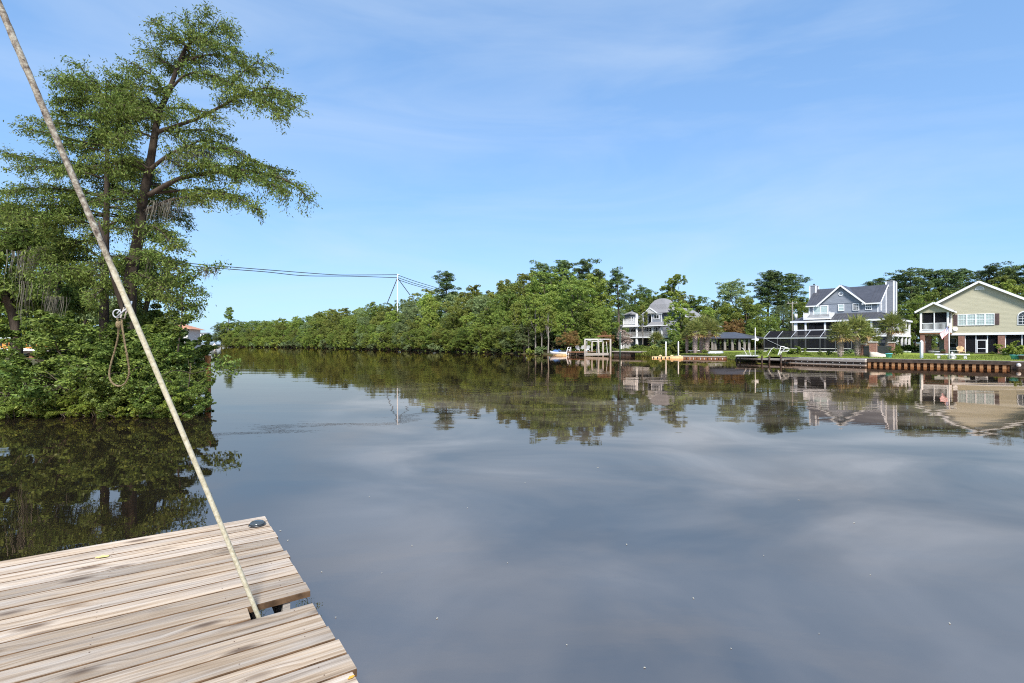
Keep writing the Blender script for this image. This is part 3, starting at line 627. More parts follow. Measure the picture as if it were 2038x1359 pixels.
MB().lathe([(0.004,-0.02),(0.011,-0.014),(0.013,0.0),(0.011,0.012),(0.004,0.018)], tuple(lp[1] - lp[0]), 10).build('knot', M['rope'], rl, True)

# ------------------------------------------------------------------ the wooded far bank
R = random.Random(21)
KINDS = [('oak1', 'dark green oak'), ('oak2', 'full crowned mid green oak'), ('light1', 'yellow green broadleaf tree'), ('light2', 'slender light green tree'), ('grey1', 'grey green willow-like tree'), ('olive1', 'olive green broadleaf tree')]
ROWS = [(1.6, 0.30, 'at the water edge of the wooded far bank', 0.62, 1.35), (5.5, 0.55, 'in the second row of the wooded far bank', 0.55, 1.10), (12, 0.80, 'in the middle rows of the wooded far bank', 0.50, 1.0), (22, 1.0, 'on the skyline of the wooded far bank', 0.42, 0.95), (38, 0.98, 'at the back of the wooded far bank', 0.45, 1.1)]
for ri, (off, frac, where, step, wide) in enumerate(ROWS):
    px = 452.0 + ri*9
    while px < (1200 if ri >= 2 else 1118):
        Yb = bankY(px); Y = Yb + off*(1 + 0.25*R.random()); hp = (HY - skyline(px))
        f = frac*R.uniform(0.86, 1.06) if ri < 3 else frac*R.uniform(0.90, 1.02)
        top = HY - hp*f; zg = gz(Y, Yb); h = CZ + (HY - top)/FPX*Y - zg
        k, nm = R.choice(KINDS)
        if ri == 0 and 1060 < px < 1120: h = 0
        if h > 0.5:
            p = at(px + R.uniform(-4, 4), HY, Y)
            plant(BL[k], 'broadleaf_tree', p.x, p.y, zg, h, nm + ' ' + where, 'tree', 'trees of the wooded far bank', wide*R.uniform(0.9, 1.12))
        px += max(9.0, hp*f*step*R.uniform(0.75, 1.2))*(0.62 if ri == 0 else 1)
for px, top, Y, lab in [(889, 541, 150, 'domed dark pine standing alone above the wood beside the white power pole'), (1084, 526, 128, 'dark pine at the left of the three tallest pines above the wood'), (1115, 521, 130, 'dark pine in the middle of the three tallest pines above the wood'), (1157, 518, 128, 'highest dark pine on the crest of the wooded bank'), (1196, 540, 118, 'small topped pine between the crest and the pale grey house'), (1232, 541, 112, 'broad dark pine rising behind the grey gabled house on its wooded side'), (1286, 573, 150, 'far pine top just above the roof of the three storey grey house')]:
    p = at(px, HY, Y); zg = 1.0; plant(BL[R.choice(['pine1', 'pine2', 'pine3'])], 'pine_tree', p.x, p.y, zg, CZ + (HY - top)/FPX*Y - zg, lab, 'pine', None, 1.25)
p = at(455, HY, 325); plant(BL['bare1'], 'broadleaf_tree', p.x, p.y, 0.3, CZ + (HY - 612)/FPX*325, 'thin leafy tree poking above the far wood near the bridge', 'tree', None, 0.7)
for px in (441, 448, 455):
    Y = 345; p = at(px, HY, Y); plant(BL[R.choice(['oak1', 'grey1'])], 'broadleaf_tree', p.x, p.y, 0.5, CZ + (HY - float(np.interp(px, [410, 448], [668, 642])))/FPX*Y, 'small far tree at the wooded end of the blue bridge', 'tree', 'trees at the end of the bridge', 1.2)
# low bushes hanging over the water
px = 460.0
while px < 1235:
    Yb = bankY(px); d = 0.2
    if not 1095 < px < 1120:
        p = at(px, HY, Yb + d); k = R.choice(['far1', 'far2', 'far1', 'far3'])
        h = R.uniform(1.5, 2.7)*(1 if px > 700 else 1.5)*(0.6 if 985 < px < 1240 else 1)
        plant(SH[k], 'bank_shrub', p.x, p.y, 0.0, h, 'low bush overhanging the water along the wooded far bank', 'shrub', 'bushes overhanging the far water edge', R.uniform(1.0, 1.5), parts=('stems', 'foliage'))
    px += R.uniform(0.75, 1.2)*2.2*FPX/Yb
# undergrowth inside the wood
for off in (7, 16, 30):
    px = 470.0
    while px < 1650:
        Yb = bankY(px); Y = Yb + off + R.uniform(-1.5, 1.5) + (0 if px < 1195 else 42 + off*0.4); p = at(px, HY, Y)
        plant(SH[R.choice(['far1', 'far2', 'far1', 'far3'])], 'understory_shrub', p.x, p.y, gz(Y, Yb), R.uniform(2.6, 4.6)*(1.25 if off == 30 else 1), 'leafy undergrowth among the trunks of the far wood', 'shrub', 'undergrowth in the far wood', R.uniform(1.1, 1.6), parts=('stems', 'foliage'))
        px += R.uniform(0.8, 1.2)*4.2*FPX/Y
# pale thin trunks by the water
for px in (1027, 1052, 1066, 1078, 1091):
    Yb = bankY(px); Y = Yb + R.uniform(0.8, 2.5); p = at(px, HY, Y)
    plant(BL[R.choice(['bare1', 'bare2'])], 'broadleaf_tree', p.x, p.y, 0.25, R.uniform(7, 11.5), 'thin pale trunk rising from the shaded water edge left of the jet ski dock', 'tree', 'pale trunks at the shaded water edge', R.uniform(0.7, 1.0))

# woods behind the houses
for px, top, Y, k, nm, lab in [
    (1317, 583, 150, 'oak2', 'broadleaf_tree', 'dark oak behind the roof of the three storey grey house'),
    (1341, 549, 135, 'bare1', 'broadleaf_tree', 'tall sparse tree with open top behind the grey house roof'),
    (1352, 583, 150, 'olive1', 'broadleaf_tree', 'olive tree under the tall sparse tree behind the grey house'),
    (1388, 585, 145, 'oak1', 'broadleaf_tree', 'rounded oak in the woods above the palm group'),
    (1422, 596, 150, 'olive1', 'broadleaf_tree', 'low olive tree in the dip of the skyline above the pavilion'),
    (1378, 618, 126, 'light2', 'broadleaf_tree', 'pointed light green tree behind the palm group'),
    (1410, 610, 132, 'light1', 'broadleaf_tree', 'yellow green tree directly behind the pavilion roof'),
    (1445, 603, 128, 'light1', 'broadleaf_tree', 'bright green bushy tree right behind the open pavilion'),
    (1466, 555, 140, 'grey1', 'broadleaf_tree', 'tall loose crowned tree on the skyline above the open pavilion'),
    (1484, 590, 124, 'light2', 'broadleaf_tree', 'light green tree between pavilion and dark pine group'),
    (1512, 600, 116, 'oak1', 'broadleaf_tree', 'dark green tree behind the flagpole with the white bird sign'),
    (1506, 632, 104, 'light1', 'broadleaf_tree', 'low bright green tree left of the screened pool cage'),
    (1535, 626, 112, 'oak2', 'broadleaf_tree', 'dense green tree behind the left end of the pool cage'),
    (1560, 604, 118, 'grey1', 'broadleaf_tree', 'grey green tree beside the utility pole'),
    (1590, 596, 122, 'oak2', 'broadleaf_tree', 'dark tree touching the left chimney of the blue house'),
    (1612, 590, 128, 'oak1', 'broadleaf_tree', 'dark treetop between utility pole and blue house roof'),
    (1527, 545, 128, 'pine2', 'pine_tree', 'left pine of the big dark group behind the pool cage'),
    (1550, 541, 126, 'pine1', 'pine_tree', 'tallest pine of the big dark group behind the pool cage'),
    (1574, 549, 130, 'pine3', 'pine_tree', 'right pine of the big dark group next to the blue house chimney'),
    (1738, 558, 150, 'pine2', 'pine_tree', 'pine top showing over the metal roof ridge of the blue house'),
    (1790, 551, 120, 'pine1', 'pine_tree', 'dark pine right behind the tall right chimney'),
    (1815, 538, 112, 'pine3', 'pine_tree', 'tall pine standing between the blue and the olive house'),
    (1848, 537, 118, 'pine2', 'pine_tree', 'tall pine above the small porch gable of the olive house'),
    (1880, 538, 114, 'pine1', 'pine_tree', 'tall pine left of the olive gable peak'),
    (1916, 538, 120, 'pine3', 'pine_tree', 'pine just left of the olive house ridge'),
    (1972, 532, 116, 'pine2', 'pine_tree', 'tall pine right of the olive gable peak'),
    (2003, 533, 120, 'pine1', 'pine_tree', 'tall pine above the sloping right side of the olive roof'),
    (2040, 526, 114, 'pine3', 'pine_tree', 'tall pine at the very edge of the picture above the olive roof'),
    (1798, 600, 106, 'oak1', 'broadleaf_tree', 'dark tree filling the lower gap behind the right chimney'),
    (1822, 590, 104, 'oak2', 'broadleaf_tree', 'dark tree filling the gap left of the olive porch'),
    (1838, 575, 110, 'oak1', 'broadleaf_tree', 'dark oak behind the olive porch roof'),
    (1870, 570, 112, 'oak2', 'broadleaf_tree', 'dark oak rising behind the left slope of the olive roof'),
    (1905, 568, 116, 'grey1', 'broadleaf_tree', 'grey green tree low behind the left slope of the olive roof'),
    (2010, 556, 108, 'light1', 'broadleaf_tree', 'light green tree behind the right slope of the olive roof'),
    (1985, 548, 114, 'olive1', 'broadleaf_tree', 'olive coloured tree behind the olive house near its peak'),
    (1264, 578, 146, 'oak2', 'broadleaf_tree', 'round dark tree filling the skyline left of the grey house roof'),
    (1301, 584, 152, 'grey1', 'broadleaf_tree', 'grey green treetop right behind the grey house cap roof'),
    (1274, 598, 136, 'light1', 'broadleaf_tree', 'light green tree left behind the grey three storey house'),
    (1246, 602, 134, 'oak1', 'broadleaf_tree', 'dark green tree at the left corner of the grey house'),
    (1222, 612, 122, 'grey1', 'broadleaf_tree', 'grey green tree beside the left wall of the grey house'),
    (1196, 606, 106, 'oak2', 'broadleaf_tree', 'dense green tree behind the boat lift'),
    (1178, 612, 96, 'light1', 'broadleaf_tree', 'bright green tree behind the rusty leaved tree'),
    (1150, 600, 98, 'oak1', 'broadleaf_tree', 'dark conical tree behind the jet ski dock'),
    (1125, 620, 94, 'light2', 'broadleaf_tree', 'pale green tree with light trunk left of the rusty tree'),
]:
    p = at(px, HY, Y); zg = 0.95; h = CZ + (HY - top)/FPX*Y - zg
    plant(BL[k], nm, p.x, p.y, zg, h, lab, 'pine' if nm == 'pine_tree' else 'tree', None, {'bare1': 0.9}.get(k, 1.5 if nm == 'pine_tree' else 1.0))

# ------------------------------------------------------------------ bald cypress on the left bank
def spline(P, n): return smooth_path([Vector(p) for p in P], n)
def cypress(root, branches, seed, leafmat='cypress', dens=1.0, leafL=0.105, extra=None):
    """branches: (points, r0, r1, leafy_from); builds limb parts, a crown of needle sprays"""
    rng = np.random.default_rng(seed); base = np.array(root.location); wood = MB()
    C, T, Nn, Ls = [], [], [], []
    for pts, r0, r1, lf in branches:
        S = spline(pts, 5); n = len(S)
        wood.tube([Vector(q) - Vector(base) for q in S], [r0 + (r1 - r0)*i/(n-1) for i in range(n)], 7)
        A = np.array([list(q) for q in S]); seg = np.linalg.norm(np.diff(A, axis=0), axis=1); cum = np.r_[0, np.cumsum(seg)]; tot = cum[-1]
        s = lf*tot
        while s < tot:
            i = min(np.searchsorted(cum, s) - 1, n-2); i = max(i, 0); q = A[i] + (A[i+1] - A[i])*((s - cum[i])/max(seg[i], 1e-6)); d = (A[i+1] - A[i])/max(seg[i], 1e-6)
            for side in range(3):
                az = rng.random()*2*math.pi; lat = np.array([math.cos(az), math.sin(az), rng.normal()*0.35 - 0.05]); lat -= d*lat.dot(d)*0.6
                dirv = lat*0.85 + d*0.55; dirv /= np.linalg.norm(dirv); ln = rng.uniform(0.30, 0.85)*(1.0 - 0.45*(s/tot))*1.15
                e = q + dirv*ln + np.array([0, 0, -0.16*ln])
                wood.tube([Vector(q) - Vector(base), Vector((q + e)/2 + np.array([0,0,0.03])) - Vector(base), Vector(e) - Vector(base)], [0.012, 0.009, 0.003], 3, False)
                m = int(62*ln*dens*1.15*(0.105/leafL)**0.6) + 6
                u = rng.random(m)**0.75
                P = q + (e - q)*u[:, None] + rng.normal(size=(m, 3))*np.array([0.085, 0.085, 0.055])*(0.5 + ln)
                tt = dirv*0.6 + rng.normal(size=(m, 3))*0.55 + np.array([0, 0, -0.8])
                C.append(P + unit(tt)*leafL*0.4); T.append(tt); Nn.append(rng.normal(size=(m, 3))*0.6 + np.array([0, 0, 0.5])); Ls.append(leafL*(0.6 + 0.7*rng.random(m)))
            s += rng.uniform(0.10, 0.20)/dens
    C, T, Nn, Ls = np.concatenate(C), np.concatenate(T), np.concatenate(Nn), np.concatenate(Ls)
    V, F = leaf_quads(C - base, Nn, Ls, Ls*0.34, rng, T)
    wood.build('limbs', M['barkdark'], root, True, fix=False)
    link('crown', np_mesh('crown', V, F, M[leafmat]), root)
def br(pix, Y0, Y1, r0, r1, lf=0.25):
    n = len(pix); return ([at(x, y, Y0 + (Y1 - Y0)*i/(n-1)) for i, (x, y) in enumerate(pix)], r0, r1, lf)
def wild(start, az, ln, rise, droop, r, rngw):
    d = Vector((math.cos(az), math.sin(az), 0)); P = [Vector(start)]
    for k in (0.35, 0.7, 1.0): P.append(Vector(start) + d*ln*k + Vector((rngw.uniform(-.12,.12), rngw.uniform(-.12,.12), rise*ln*k - droop*ln*k*k)))
    return (P, r, r*0.2, 0.22)
def moss(root, spots, seed, name='hanging_moss'):
    rng = np.random.default_rng(seed); base = Vector(root.location); V, F = [], []
    for q, ln, wd in spots:
        for k in range(int(12 + wd*70)):
            x, y = rng.normal()*wd*0.5, rng.normal()*wd*0.4; l = ln*rng.uniform(0.35, 1.0); w = rng.uniform(0.005, 0.013); n = 5; b0 = len(V); a = rng.random()*3
            for i in range(n+1):
                t = i/n; s = w*(1 - t*0.8); c = q - base + Vector((x + 0.035*math.sin(5*t + a), y + 0.03*math.cos(4*t + a), -l*t))
                V += [tuple(c + Vector((-s*math.cos(a), -s*math.sin(a), 0))), tuple(c + Vector((s*math.cos(a), s*math.sin(a), 0)))]
            F += [(b0+2*i, b0+2*i+1, b0+2*i+3, b0+2*i+2) for i in range(n)]
    mo = link(name, np_mesh(name, V, F, M['moss']), root); mo['kind'] = 'stuff'; return mo

TY = 16.8
cyp = empty('bald_cypress', (at(248, HY, TY).x, TY, 0.35), 0, 'tall bald cypress with long level limbs leaning towards the river', 'cypress tree')
TR = [(248,790),(252,700),(257,600),(262,541),(279,455),(283,406),(297,336),(307,275),(316,226),(335,184),(357,124),(371,95),(392,76),(417,67),(434,38)]
trunk_pts = [at(x, y, TY + 0.05*i) for i, (x, y) in enumerate(TR)]
MB().tube([q - Vector(cyp.location) for q in spline(trunk_pts, 4)], list(np.interp(np.linspace(0, 1, 14*4+1), [0, 0.06, 0.22, 0.5, 0.72, 1.0], [0.36, 0.24, 0.175, 0.105, 0.06, 0.012])), 10).build('trunk', M['barkdark'], cyp, True)
rw = random.Random(77); BRS = []
BRS += [br([(296,388),(353,357),(406,346),(456,339),(512,343),(565,357),(596,376),(615,398)], TY, TY-0.9, 0.085, 0.015, 0.22),
        br([(430,342),(480,330),(530,330),(575,345)], TY-0.4, TY+0.4, 0.04, 0.01, 0.1),
        br([(456,339),(500,352),(540,366),(575,385)], TY-0.4, TY-1.3, 0.035, 0.01, 0.1),
        br([(288,420),(336,399),(381,392),(424,385),(470,392),(516,419)], TY, TY-1.4, 0.06, 0.012, 0.35),
        br([(300,385),(353,380),(406,378),(450,384),(490,396)], TY, TY+0.9, 0.05, 0.01, 0.45),
        br([(300,336),(332,311),(371,293),(424,293),(466,300),(505,322)], TY, TY-0.7, 0.065, 0.012, 0.2),
        br([(371,293),(400,280),(440,285),(470,305)], TY-0.2, TY+0.8, 0.035, 0.01, 0.05),
        br([(330,312),(360,330),(400,325),(440,330)], TY-0.1, TY-1.0, 0.03, 0.01, 0.1),
        br([(314,262),(360,247),(399,233),(452,205),(494,187),(551,194),(588,214)], TY, TY-0.8, 0.07, 0.012, 0.45),
        br([(494,187),(525,175),(555,180),(592,195)], TY-0.6, TY+0.2, 0.03, 0.008, 0.0),
        br([(500,188),(530,205),(550,222),(560,235)], TY-0.6, TY-1.2, 0.025, 0.008, 0.0),
        br([(312,258),(350,262),(390,258),(425,262),(450,275)], TY, TY+0.8, 0.045, 0.01, 0.12),
        br([(330,215),(365,215),(405,222),(430,235)], TY, TY-0.8, 0.04, 0.01, 0.1),
        br([(335,184),(371,148),(424,150),(459,166),(490,175)], TY, TY-0.6, 0.045, 0.01, 0.2),
        br([(420,150),(459,166),(487,140),(515,125),(535,132)], TY-0.3, TY+0.4, 0.03, 0.008, 0.05),
        br([(357,124),(406,110),(434,110),(475,120),(515,150)], TY+0.4, TY+1.0, 0.04, 0.01, 0.15),
        br([(392,76),(425,85),(455,95),(480,105)], TY+0.5, TY-0.2, 0.03, 0.008, 0.0),
        br([(417,67),(440,50),(455,55),(468,80)], TY+0.6, TY+0.4, 0.02, 0.006, 0.0),
        br([(400,72),(395,55),(405,35),(418,28)], TY+0.6, TY+0.3, 0.02, 0.006, 0.0),
        br([(375,90),(380,60),(375,45)], TY+0.5, TY+0.9, 0.02, 0.006, 0.0),
        br([(357,124),(367,85),(339,64),(320,50),(309,34)], TY+0.4, TY, 0.03, 0.008, 0.3),
        br([(350,135),(320,118),(305,105),(297,92)], TY+0.4, TY+1.0, 0.025, 0.008, 0.1),
        br([(330,190),(307,155),(285,138),(262,124)], TY, TY-0.6, 0.035, 0.008, 0.15),
        br([(316,226),(290,205),(265,190),(240,180)], TY, TY+0.8, 0.035, 0.008, 0.1),
        br([(307,275),(275,262),(250,262),(225,275)], TY, TY-1.0, 0.04, 0.01, 0.15),
        br([(297,336),(265,318),(240,320),(215,335)], TY, TY-0.8, 0.04, 0.01, 0.15),
        br([(283,406),(255,385),(225,385),(190,400)], TY, TY-1.0, 0.05, 0.01, 0.15),
        br([(279,455),(250,440),(220,445),(180,470)], TY, TY-1.2, 0.045, 0.01, 0.15),
        br([(279,455),(305,450),(330,470),(350,495)], TY, TY-1.2, 0.035, 0.01, 0.2),
        br([(270,500),(300,500),(330,515),(365,545)], TY, TY-1.4, 0.04, 0.01, 0.1),
        br([(268,520),(240,510),(210,520),(180,545)], TY, TY-1.2, 0.04, 0.01, 0.1),
        br([(262,541),(290,550),(320,570),(350,600)], TY, TY-1.2, 0.04, 0.01, 0.1),
        br([(258,575),(230,565),(205,575),(180,600)], TY, TY-1.4, 0.04, 0.01, 0.1)]
for i in range(15):
    k = rw.uniform(0.24, 0.90); idx = k*(len(trunk_pts)-1); a = trunk_pts[int(idx)].lerp(trunk_pts[min(int(idx)+1, len(trunk_pts)-1)], idx % 1)
    az = rw.choice([rw.uniform(0.9, 2.2), rw.uniform(-2.2, -0.9), rw.uniform(-2.4, -0.7), rw.uniform(2.0, 4.2)])
    BRS.append(wild(a, az, rw.uniform(0.9, 2.2)*(1.12 - 0.55*k), 0.30, 0.35, 0.032, rw))
cypress(cyp, BRS, 5, dens=0.90)
moss(cyp, [(at(x, y, TY - 0.3), l, w) for x, y, l, w in [(335,310,0.75,0.15),(345,315,0.6,0.12),(368,298,0.7,0.2),(380,300,0.9,0.2),(400,296,0.8,0.25),(415,300,0.85,0.2),(430,300,0.5,0.2),(310,400,0.6,0.15),(332,402,0.9,0.18),(300,410,0.7,0.15),(380,394,0.5,0.15),(398,388,0.5,0.15),(352,300,0.7,0.2),(392,300,0.9,0.2),(345,398,0.8,0.2),(318,404,0.9,0.2),(360,394,0.6,0.2),(440,205,0.4,0.12),(300,500,0.8,0.2),(330,515,0.7,0.2),(230,565,0.9,0.25)]], 3)

# second cypress, further left
T2 = 18.0
cy2 = empty('bald_cypress', (at(205, HY, T2).x, T2, 0.4), 0, 'straighter second cypress just left of the leaning one, crossed by the pole', 'cypress tree')
tp = [at(x, y, T2) for x, y in [(205,790),(207,650),(209,520),(212,420),(213,311),(212,226),(212,160)]]
MB().tube([q - Vector(cy2.location) for q in spline(tp, 4)], list(np.linspace(0.17, 0.015, 25)), 8).build('trunk', M['barkdark'], cy2, True)
BR2 = [br([(212,235),(170,226),(140,222),(115,232)], T2, T2-0.5, 0.035, 0.008, 0.1), br([(212,200),(190,170),(168,145),(160,128)], T2, T2, 0.03, 0.008, 0.1), br([(212,190),(180,175),(145,165),(112,152)], T2, T2+0.5, 0.03, 0.008, 0.1),
       br([(212,215),(240,180),(262,160),(268,132)], T2, T2, 0.03, 0.008, 0.1), br([(212,180),(225,155),(245,150)], T2, T2-0.5, 0.02, 0.008, 0.0), br([(212,290),(150,280),(100,265),(48,255)], T2, T2-0.8, 0.05, 0.01, 0.15), br([(212,330),(150,330),(80,318),(10,305)], T2, T2+0.6, 0.05, 0.01, 0.15),
       br([(212,260),(160,250),(110,245),(70,245)], T2, T2+0.6, 0.04, 0.01, 0.1), br([(211,390),(150,380),(80,375),(0,380)], T2, T2-0.6, 0.055, 0.01, 0.1), br([(211,430),(150,425),(70,425),(-20,430)], T2, T2+0.4, 0.05, 0.01, 0.1),
       br([(210,470),(160,480),(110,470),(60,460),(10,470)], T2, T2-1.0, 0.06, 0.01, 0.2), br([(209,520),(160,490),(110,492),(60,500)], T2, T2-1.2, 0.045, 0.01, 0.2), br([(160,480),(120,495),(90,510)], T2-0.5, T2-1.4, 0.03, 0.01, 0.0),
       br([(209,520),(170,525),(130,535),(90,560)], T2, T2-1.0, 0.04, 0.01, 0.1)]
for i in range(62):
    k = rw.uniform(0.22, 0.95); idx = k*(len(tp)-1); a = tp[int(idx)].lerp(tp[min(int(idx)+1, len(tp)-1)], idx % 1)
    BR2.append(wild(a, rw.uniform(0, 6.28), rw.uniform(1.0, 3.2)*(1.15 - 0.6*k), 0.25, 0.35, 0.028, rw))
cypress(cy2, BR2, 6, dens=0.9)
moss(cy2, [(at(x, y, T2 - 0.8), l, w) for x, y, l, w in [(68,495,0.9,0.2),(75,490,0.7,0.2),(40,500,1.4,0.35),(55,560,1.6,0.4),(105,540,1.5,0.3),(110,590,1.2,0.3),(190,520,0.9,0.3),(140,430,0.6,0.2)]], 4)

# trees deeper in on the left bank
def wild_tree(name, px, Y, top, z0, label, seed, leafmat='cypress', nb=40, spread=2.4, crown_from=0.2, dens=0.7, leafL=0.20, bark='barkdark'):
    rw2 = random.Random(seed); b = at(px, HY, Y); zt = CZ + (HY - top)/FPX*Y
    o = empty(name, (b.x, Y, z0), 0, label, 'tree')
    P = [Vector((b.x + rw2.uniform(-.15,.15)*i, Y + rw2.uniform(-.15,.15)*i, z0 - 0.2 + (zt - z0)*i/5)) for i in range(6)]
    MB().tube([q - Vector(o.location) for q in spline(P, 3)], list(np.linspace(0.22, 0.02, 16)), 8).build('trunk', M[bark], o, True)
    B = []
    for i in range(nb):
        k = rw2.uniform(crown_from, 0.97); idx = k*5; a = P[int(idx)].lerp(P[min(int(idx)+1, 5)], idx % 1)
        B.append(wild(a, rw2.uniform(0, 6.28), rw2.uniform(0.5, 1.0)*spread*(1.1 - 0.65*k), 0.35, 0.35, 0.035, rw2))
    cypress(o, B, seed, leafmat, dens, leafL); return o
wild_tree('bald_cypress', 20, 19.5, 385, 0.5, 'cypress at the left picture edge hung with grey moss', 101, nb=44, crown_from=0.42)
wild_tree('bald_cypress', 110, 23, 430, 0.5, 'lower cypress between the left edge and the second cypress', 102, nb=44, crown_from=0.40)
wild_tree('broadleaf_tree', 300, 22, 485, 0.4, 'yellow green tree just right behind the cypress trunk', 103, 'leaf_d', 36, 2.2, dens=0.55)
wild_tree('broadleaf_tree', 60, 53, 548, 0.6, 'bright green tree deep in the left bank above the orange boathouse', 104, 'leaf_b', 54, 5.6, 0.1, dens=0.36, leafL=0.36)
wild_tree('broadleaf_tree', -40, 51, 540, 0.6, 'bright green tree cut by the left picture edge', 105, 'leaf_b', 54, 5.6, 0.1, dens=0.36, leafL=0.36)
wild_tree('broadleaf_tree', 165, 53, 560, 0.6, 'mid green tree behind the second cypress', 106, 'leaf_a', 50, 5.0, 0.1, dens=0.36, leafL=0.36)
wild_tree('broadleaf_tree', 120, 58, 560, 0.8, 'far bright green tree behind the boathouse roof', 107, 'leaf_b', 50, 5.5, dens=0.3, leafL=0.4)
wild_tree('broadleaf_tree', 10, 62, 560, 0.8, 'far green tree behind the left end of the boathouse', 108, 'leaf_a', 50, 5.5, dens=0.3, leafL=0.4)
wild_tree('broadleaf_tree', 225, 40, 565, 0.7, 'far mid green tree seen under the cypress limbs', 109, 'leaf_c', 50, 4.0, dens=0.4, leafL=0.3)

# sapling with a leafy arm against the sky
sp = empty('sapling', (at(357, HY, 15.4).x, 15.4, 0.3), 0, 'dark thin sapling with a leafy arm reaching over the river', 'sapling')
SB = [br([(352,760),(355,690),(362,630),(362,590),(368,560),(378,545)], 15.4, 15.4, 0.03, 0.012, 0.75), br([(366,560),(390,548),(415,535),(445,528)], 15.4, 15.2, 0.016, 0.006, 0.05), br([(363,585),(380,580),(398,592)], 15.4, 15.1, 0.012, 0.004, 0.1),
      br([(361,610),(378,608),(400,607)], 15.4, 15.6, 0.012, 0.004, 0.1), br([(360,635),(376,628),(390,632)], 15.4, 15.2, 0.012, 0.004, 0.1), br([(357,660),(345,640),(338,622)], 15.4, 15.6, 0.012, 0.004, 0.1)]
def broad_sprig(root, branches, seed, m='shrub', L=0.10, per=20):
    rng = np.random.default_rng(seed); base = Vector(root.location); wood = MB(); C, N = [], []
    for pts, r0, r1, lf in branches:
        S = spline(pts, 5); n = len(S); wood.tube([q - base for q in S], [r0 + (r1-r0)*i/(n-1) for i in range(n)], 6)
        for i in range(int(lf*n), n):
            k = per; P = np.array(list(S[i] - base)) + rng.normal(size=(k, 3))*np.array([0.11, 0.13, 0.085]); C.append(P); N.append(rng.normal(size=(k, 3))*0.7 + np.array([0, -0.1, 0.6]))
    C = np.concatenate(C); N = np.concatenate(N); l = L*(0.6 + 0.7*rng.random(len(C))); V, F = leaf_quads(C, N, l, l*0.5, rng)
    wood.build('stem', M['barkdark'], root, True, fix=False); link('leaves', np_mesh('leaves', V, F, M[m]), root)
broad_sprig(sp, SB, 31)
moss(sp, [(at(x, 532, 15.2), l, 0.08) for x, l in [(402,0.35),(412,0.45),(430,0.4)]], 8)
sg = empty('overhanging_twig', (at(418, HY, 14.4).x - 0.3, 14.5, 0.3), 0, 'low leafy twig stretching over the water beside the rusty post', 'twig')
broad_sprig(sg, [br([(390,742),(420,735),(445,728),(472,722)], 14.6, 14.2, 0.014, 0.004, 0.3), br([(425,735),(440,720),(452,712)], 14.4, 14.4, 0.008, 0.003, 0.1), br([(440,730),(455,735),(466,738)], 14.3, 14.2, 0.008, 0.003, 0.1)], 32, per=12)

# shrubs massed along the left water edge
SR = random.Random(15)
sh_spots = []
for i in range(22): sh_spots.append((SR.uniform(-10, 415) if i > 14 else -5 + i*29, 13.55 + SR.uniform(0, 0.9), SR.uniform(0.6, 1.45), 'front'))
for i in range(20): sh_spots.append((-10 + i*22 + SR.uniform(-8, 8), 15.2 + SR.uniform(0, 1.2), SR.uniform(1.0, 2.3), 'middle'))
for i in range(14): sh_spots.append((-10 + i*30, 17.4 + SR.uniform(0, 1.2), SR.uniform(1.4, 2.9), 'rear'))
for i, (px, Y, h, row) in enumerate(sh_spots):
    X = at(px, HY, Y).x
    if 330 < px: h *= 0.80
    if px < 195: h = min(h, {'front': 0.80, 'middle': 0.85, 'rear': 0.95}[row]*SR.uniform(0.7, 1.1))
    wd_ = SR.uniform(0.85, 1.45); lim = -0.592*Y - 1.30*h/2.0*wd_*1.08
    if X > lim: X = lim - SR.uniform(0, 0.35)
    k = SR.choice(['g1', 'g2', 'g1', 'd1']) if not (90 < px < 200 and row == 'front' or SR.random() < 0.12) else 'y1'
    nm = {'y1': 'yellow green leafy shrub', 'd1': 'dark leaved shrub', 'g1': 'mid green leafy shrub', 'g2': 'spreading mid green shrub'}[k]
    plant(SH[k], 'bank_shrub', X, Y, -0.22 if row == 'front' else 0.25, h, nm + ' in the %s row of the thicket under the cypress' % row, 'shrub', 'thicket shrubs on the left bank', wd_, parts=('stems', 'foliage'))

# dead twigs and drooping leafy branches breaking the edge of the thicket
tr_ = random.Random(44)
for i in range(13):
    px = 20 + i*31 + tr_.uniform(-8, 8); Y = 13.9 + tr_.uniform(0, 0.8); b0_ = at(min(px, 395), HY, Y); b0_.z = tr_.uniform(0.5, 1.3); d_ = Vector((tr_.uniform(-0.5, 0.5), -0.7, 0)).normalized(); ln_ = tr_.uniform(0.6, 1.3)
    o = empty('drooping_branch', (b0_.x, b0_.y, b0_.z), 0, 'leafy branch drooping from the thicket towards the water', 'branch', 'branches drooping from the thicket')
    broad_sprig(o, [([b0_, b0_ + d_*ln_*0.45 + Vector((0,0,0.12)), b0_ + d_*ln_*0.8 + Vector((0,0,-0.05)), b0_ + d_*ln_ + Vector((0,0,-0.35))], 0.014, 0.004, 0.3)], 200 + i, tr_.choice(['shrub', 'leaf_a', 'shrub_y', 'leaf_d']), 0.075, 12)
for i in range(9):
    px = 30 + i*42; Y = 14.3; b0_ = at(min(px, 390), HY, Y); b0_.z = 0.2; o = empty('dead_branch', tuple(b0_), 0, 'bare grey brown dead branch sticking out of the thicket', 'branch', 'dead branches in the thicket'); mb = MB(); e_ = Vector((tr_.uniform(-0.9, 0.9), -tr_.uniform(0.3, 0.8), tr_.uniform(0.3, 1.3)))
    mb.tube([Vector((0,0,-0.2)), e_*0.5 + Vector((0.05,0,0.08)), e_], [0.018, 0.012, 0.004], 5)
    for k in range(4): q_ = e_*tr_.uniform(0.4, 0.9); mb.tube([q_, q_ + Vector((tr_.uniform(-.3,.3), tr_.uniform(-.25,.1), tr_.uniform(-.05,.35)))], [0.007, 0.002], 4)
    mb.build('twigs', M['bark'], o, True)

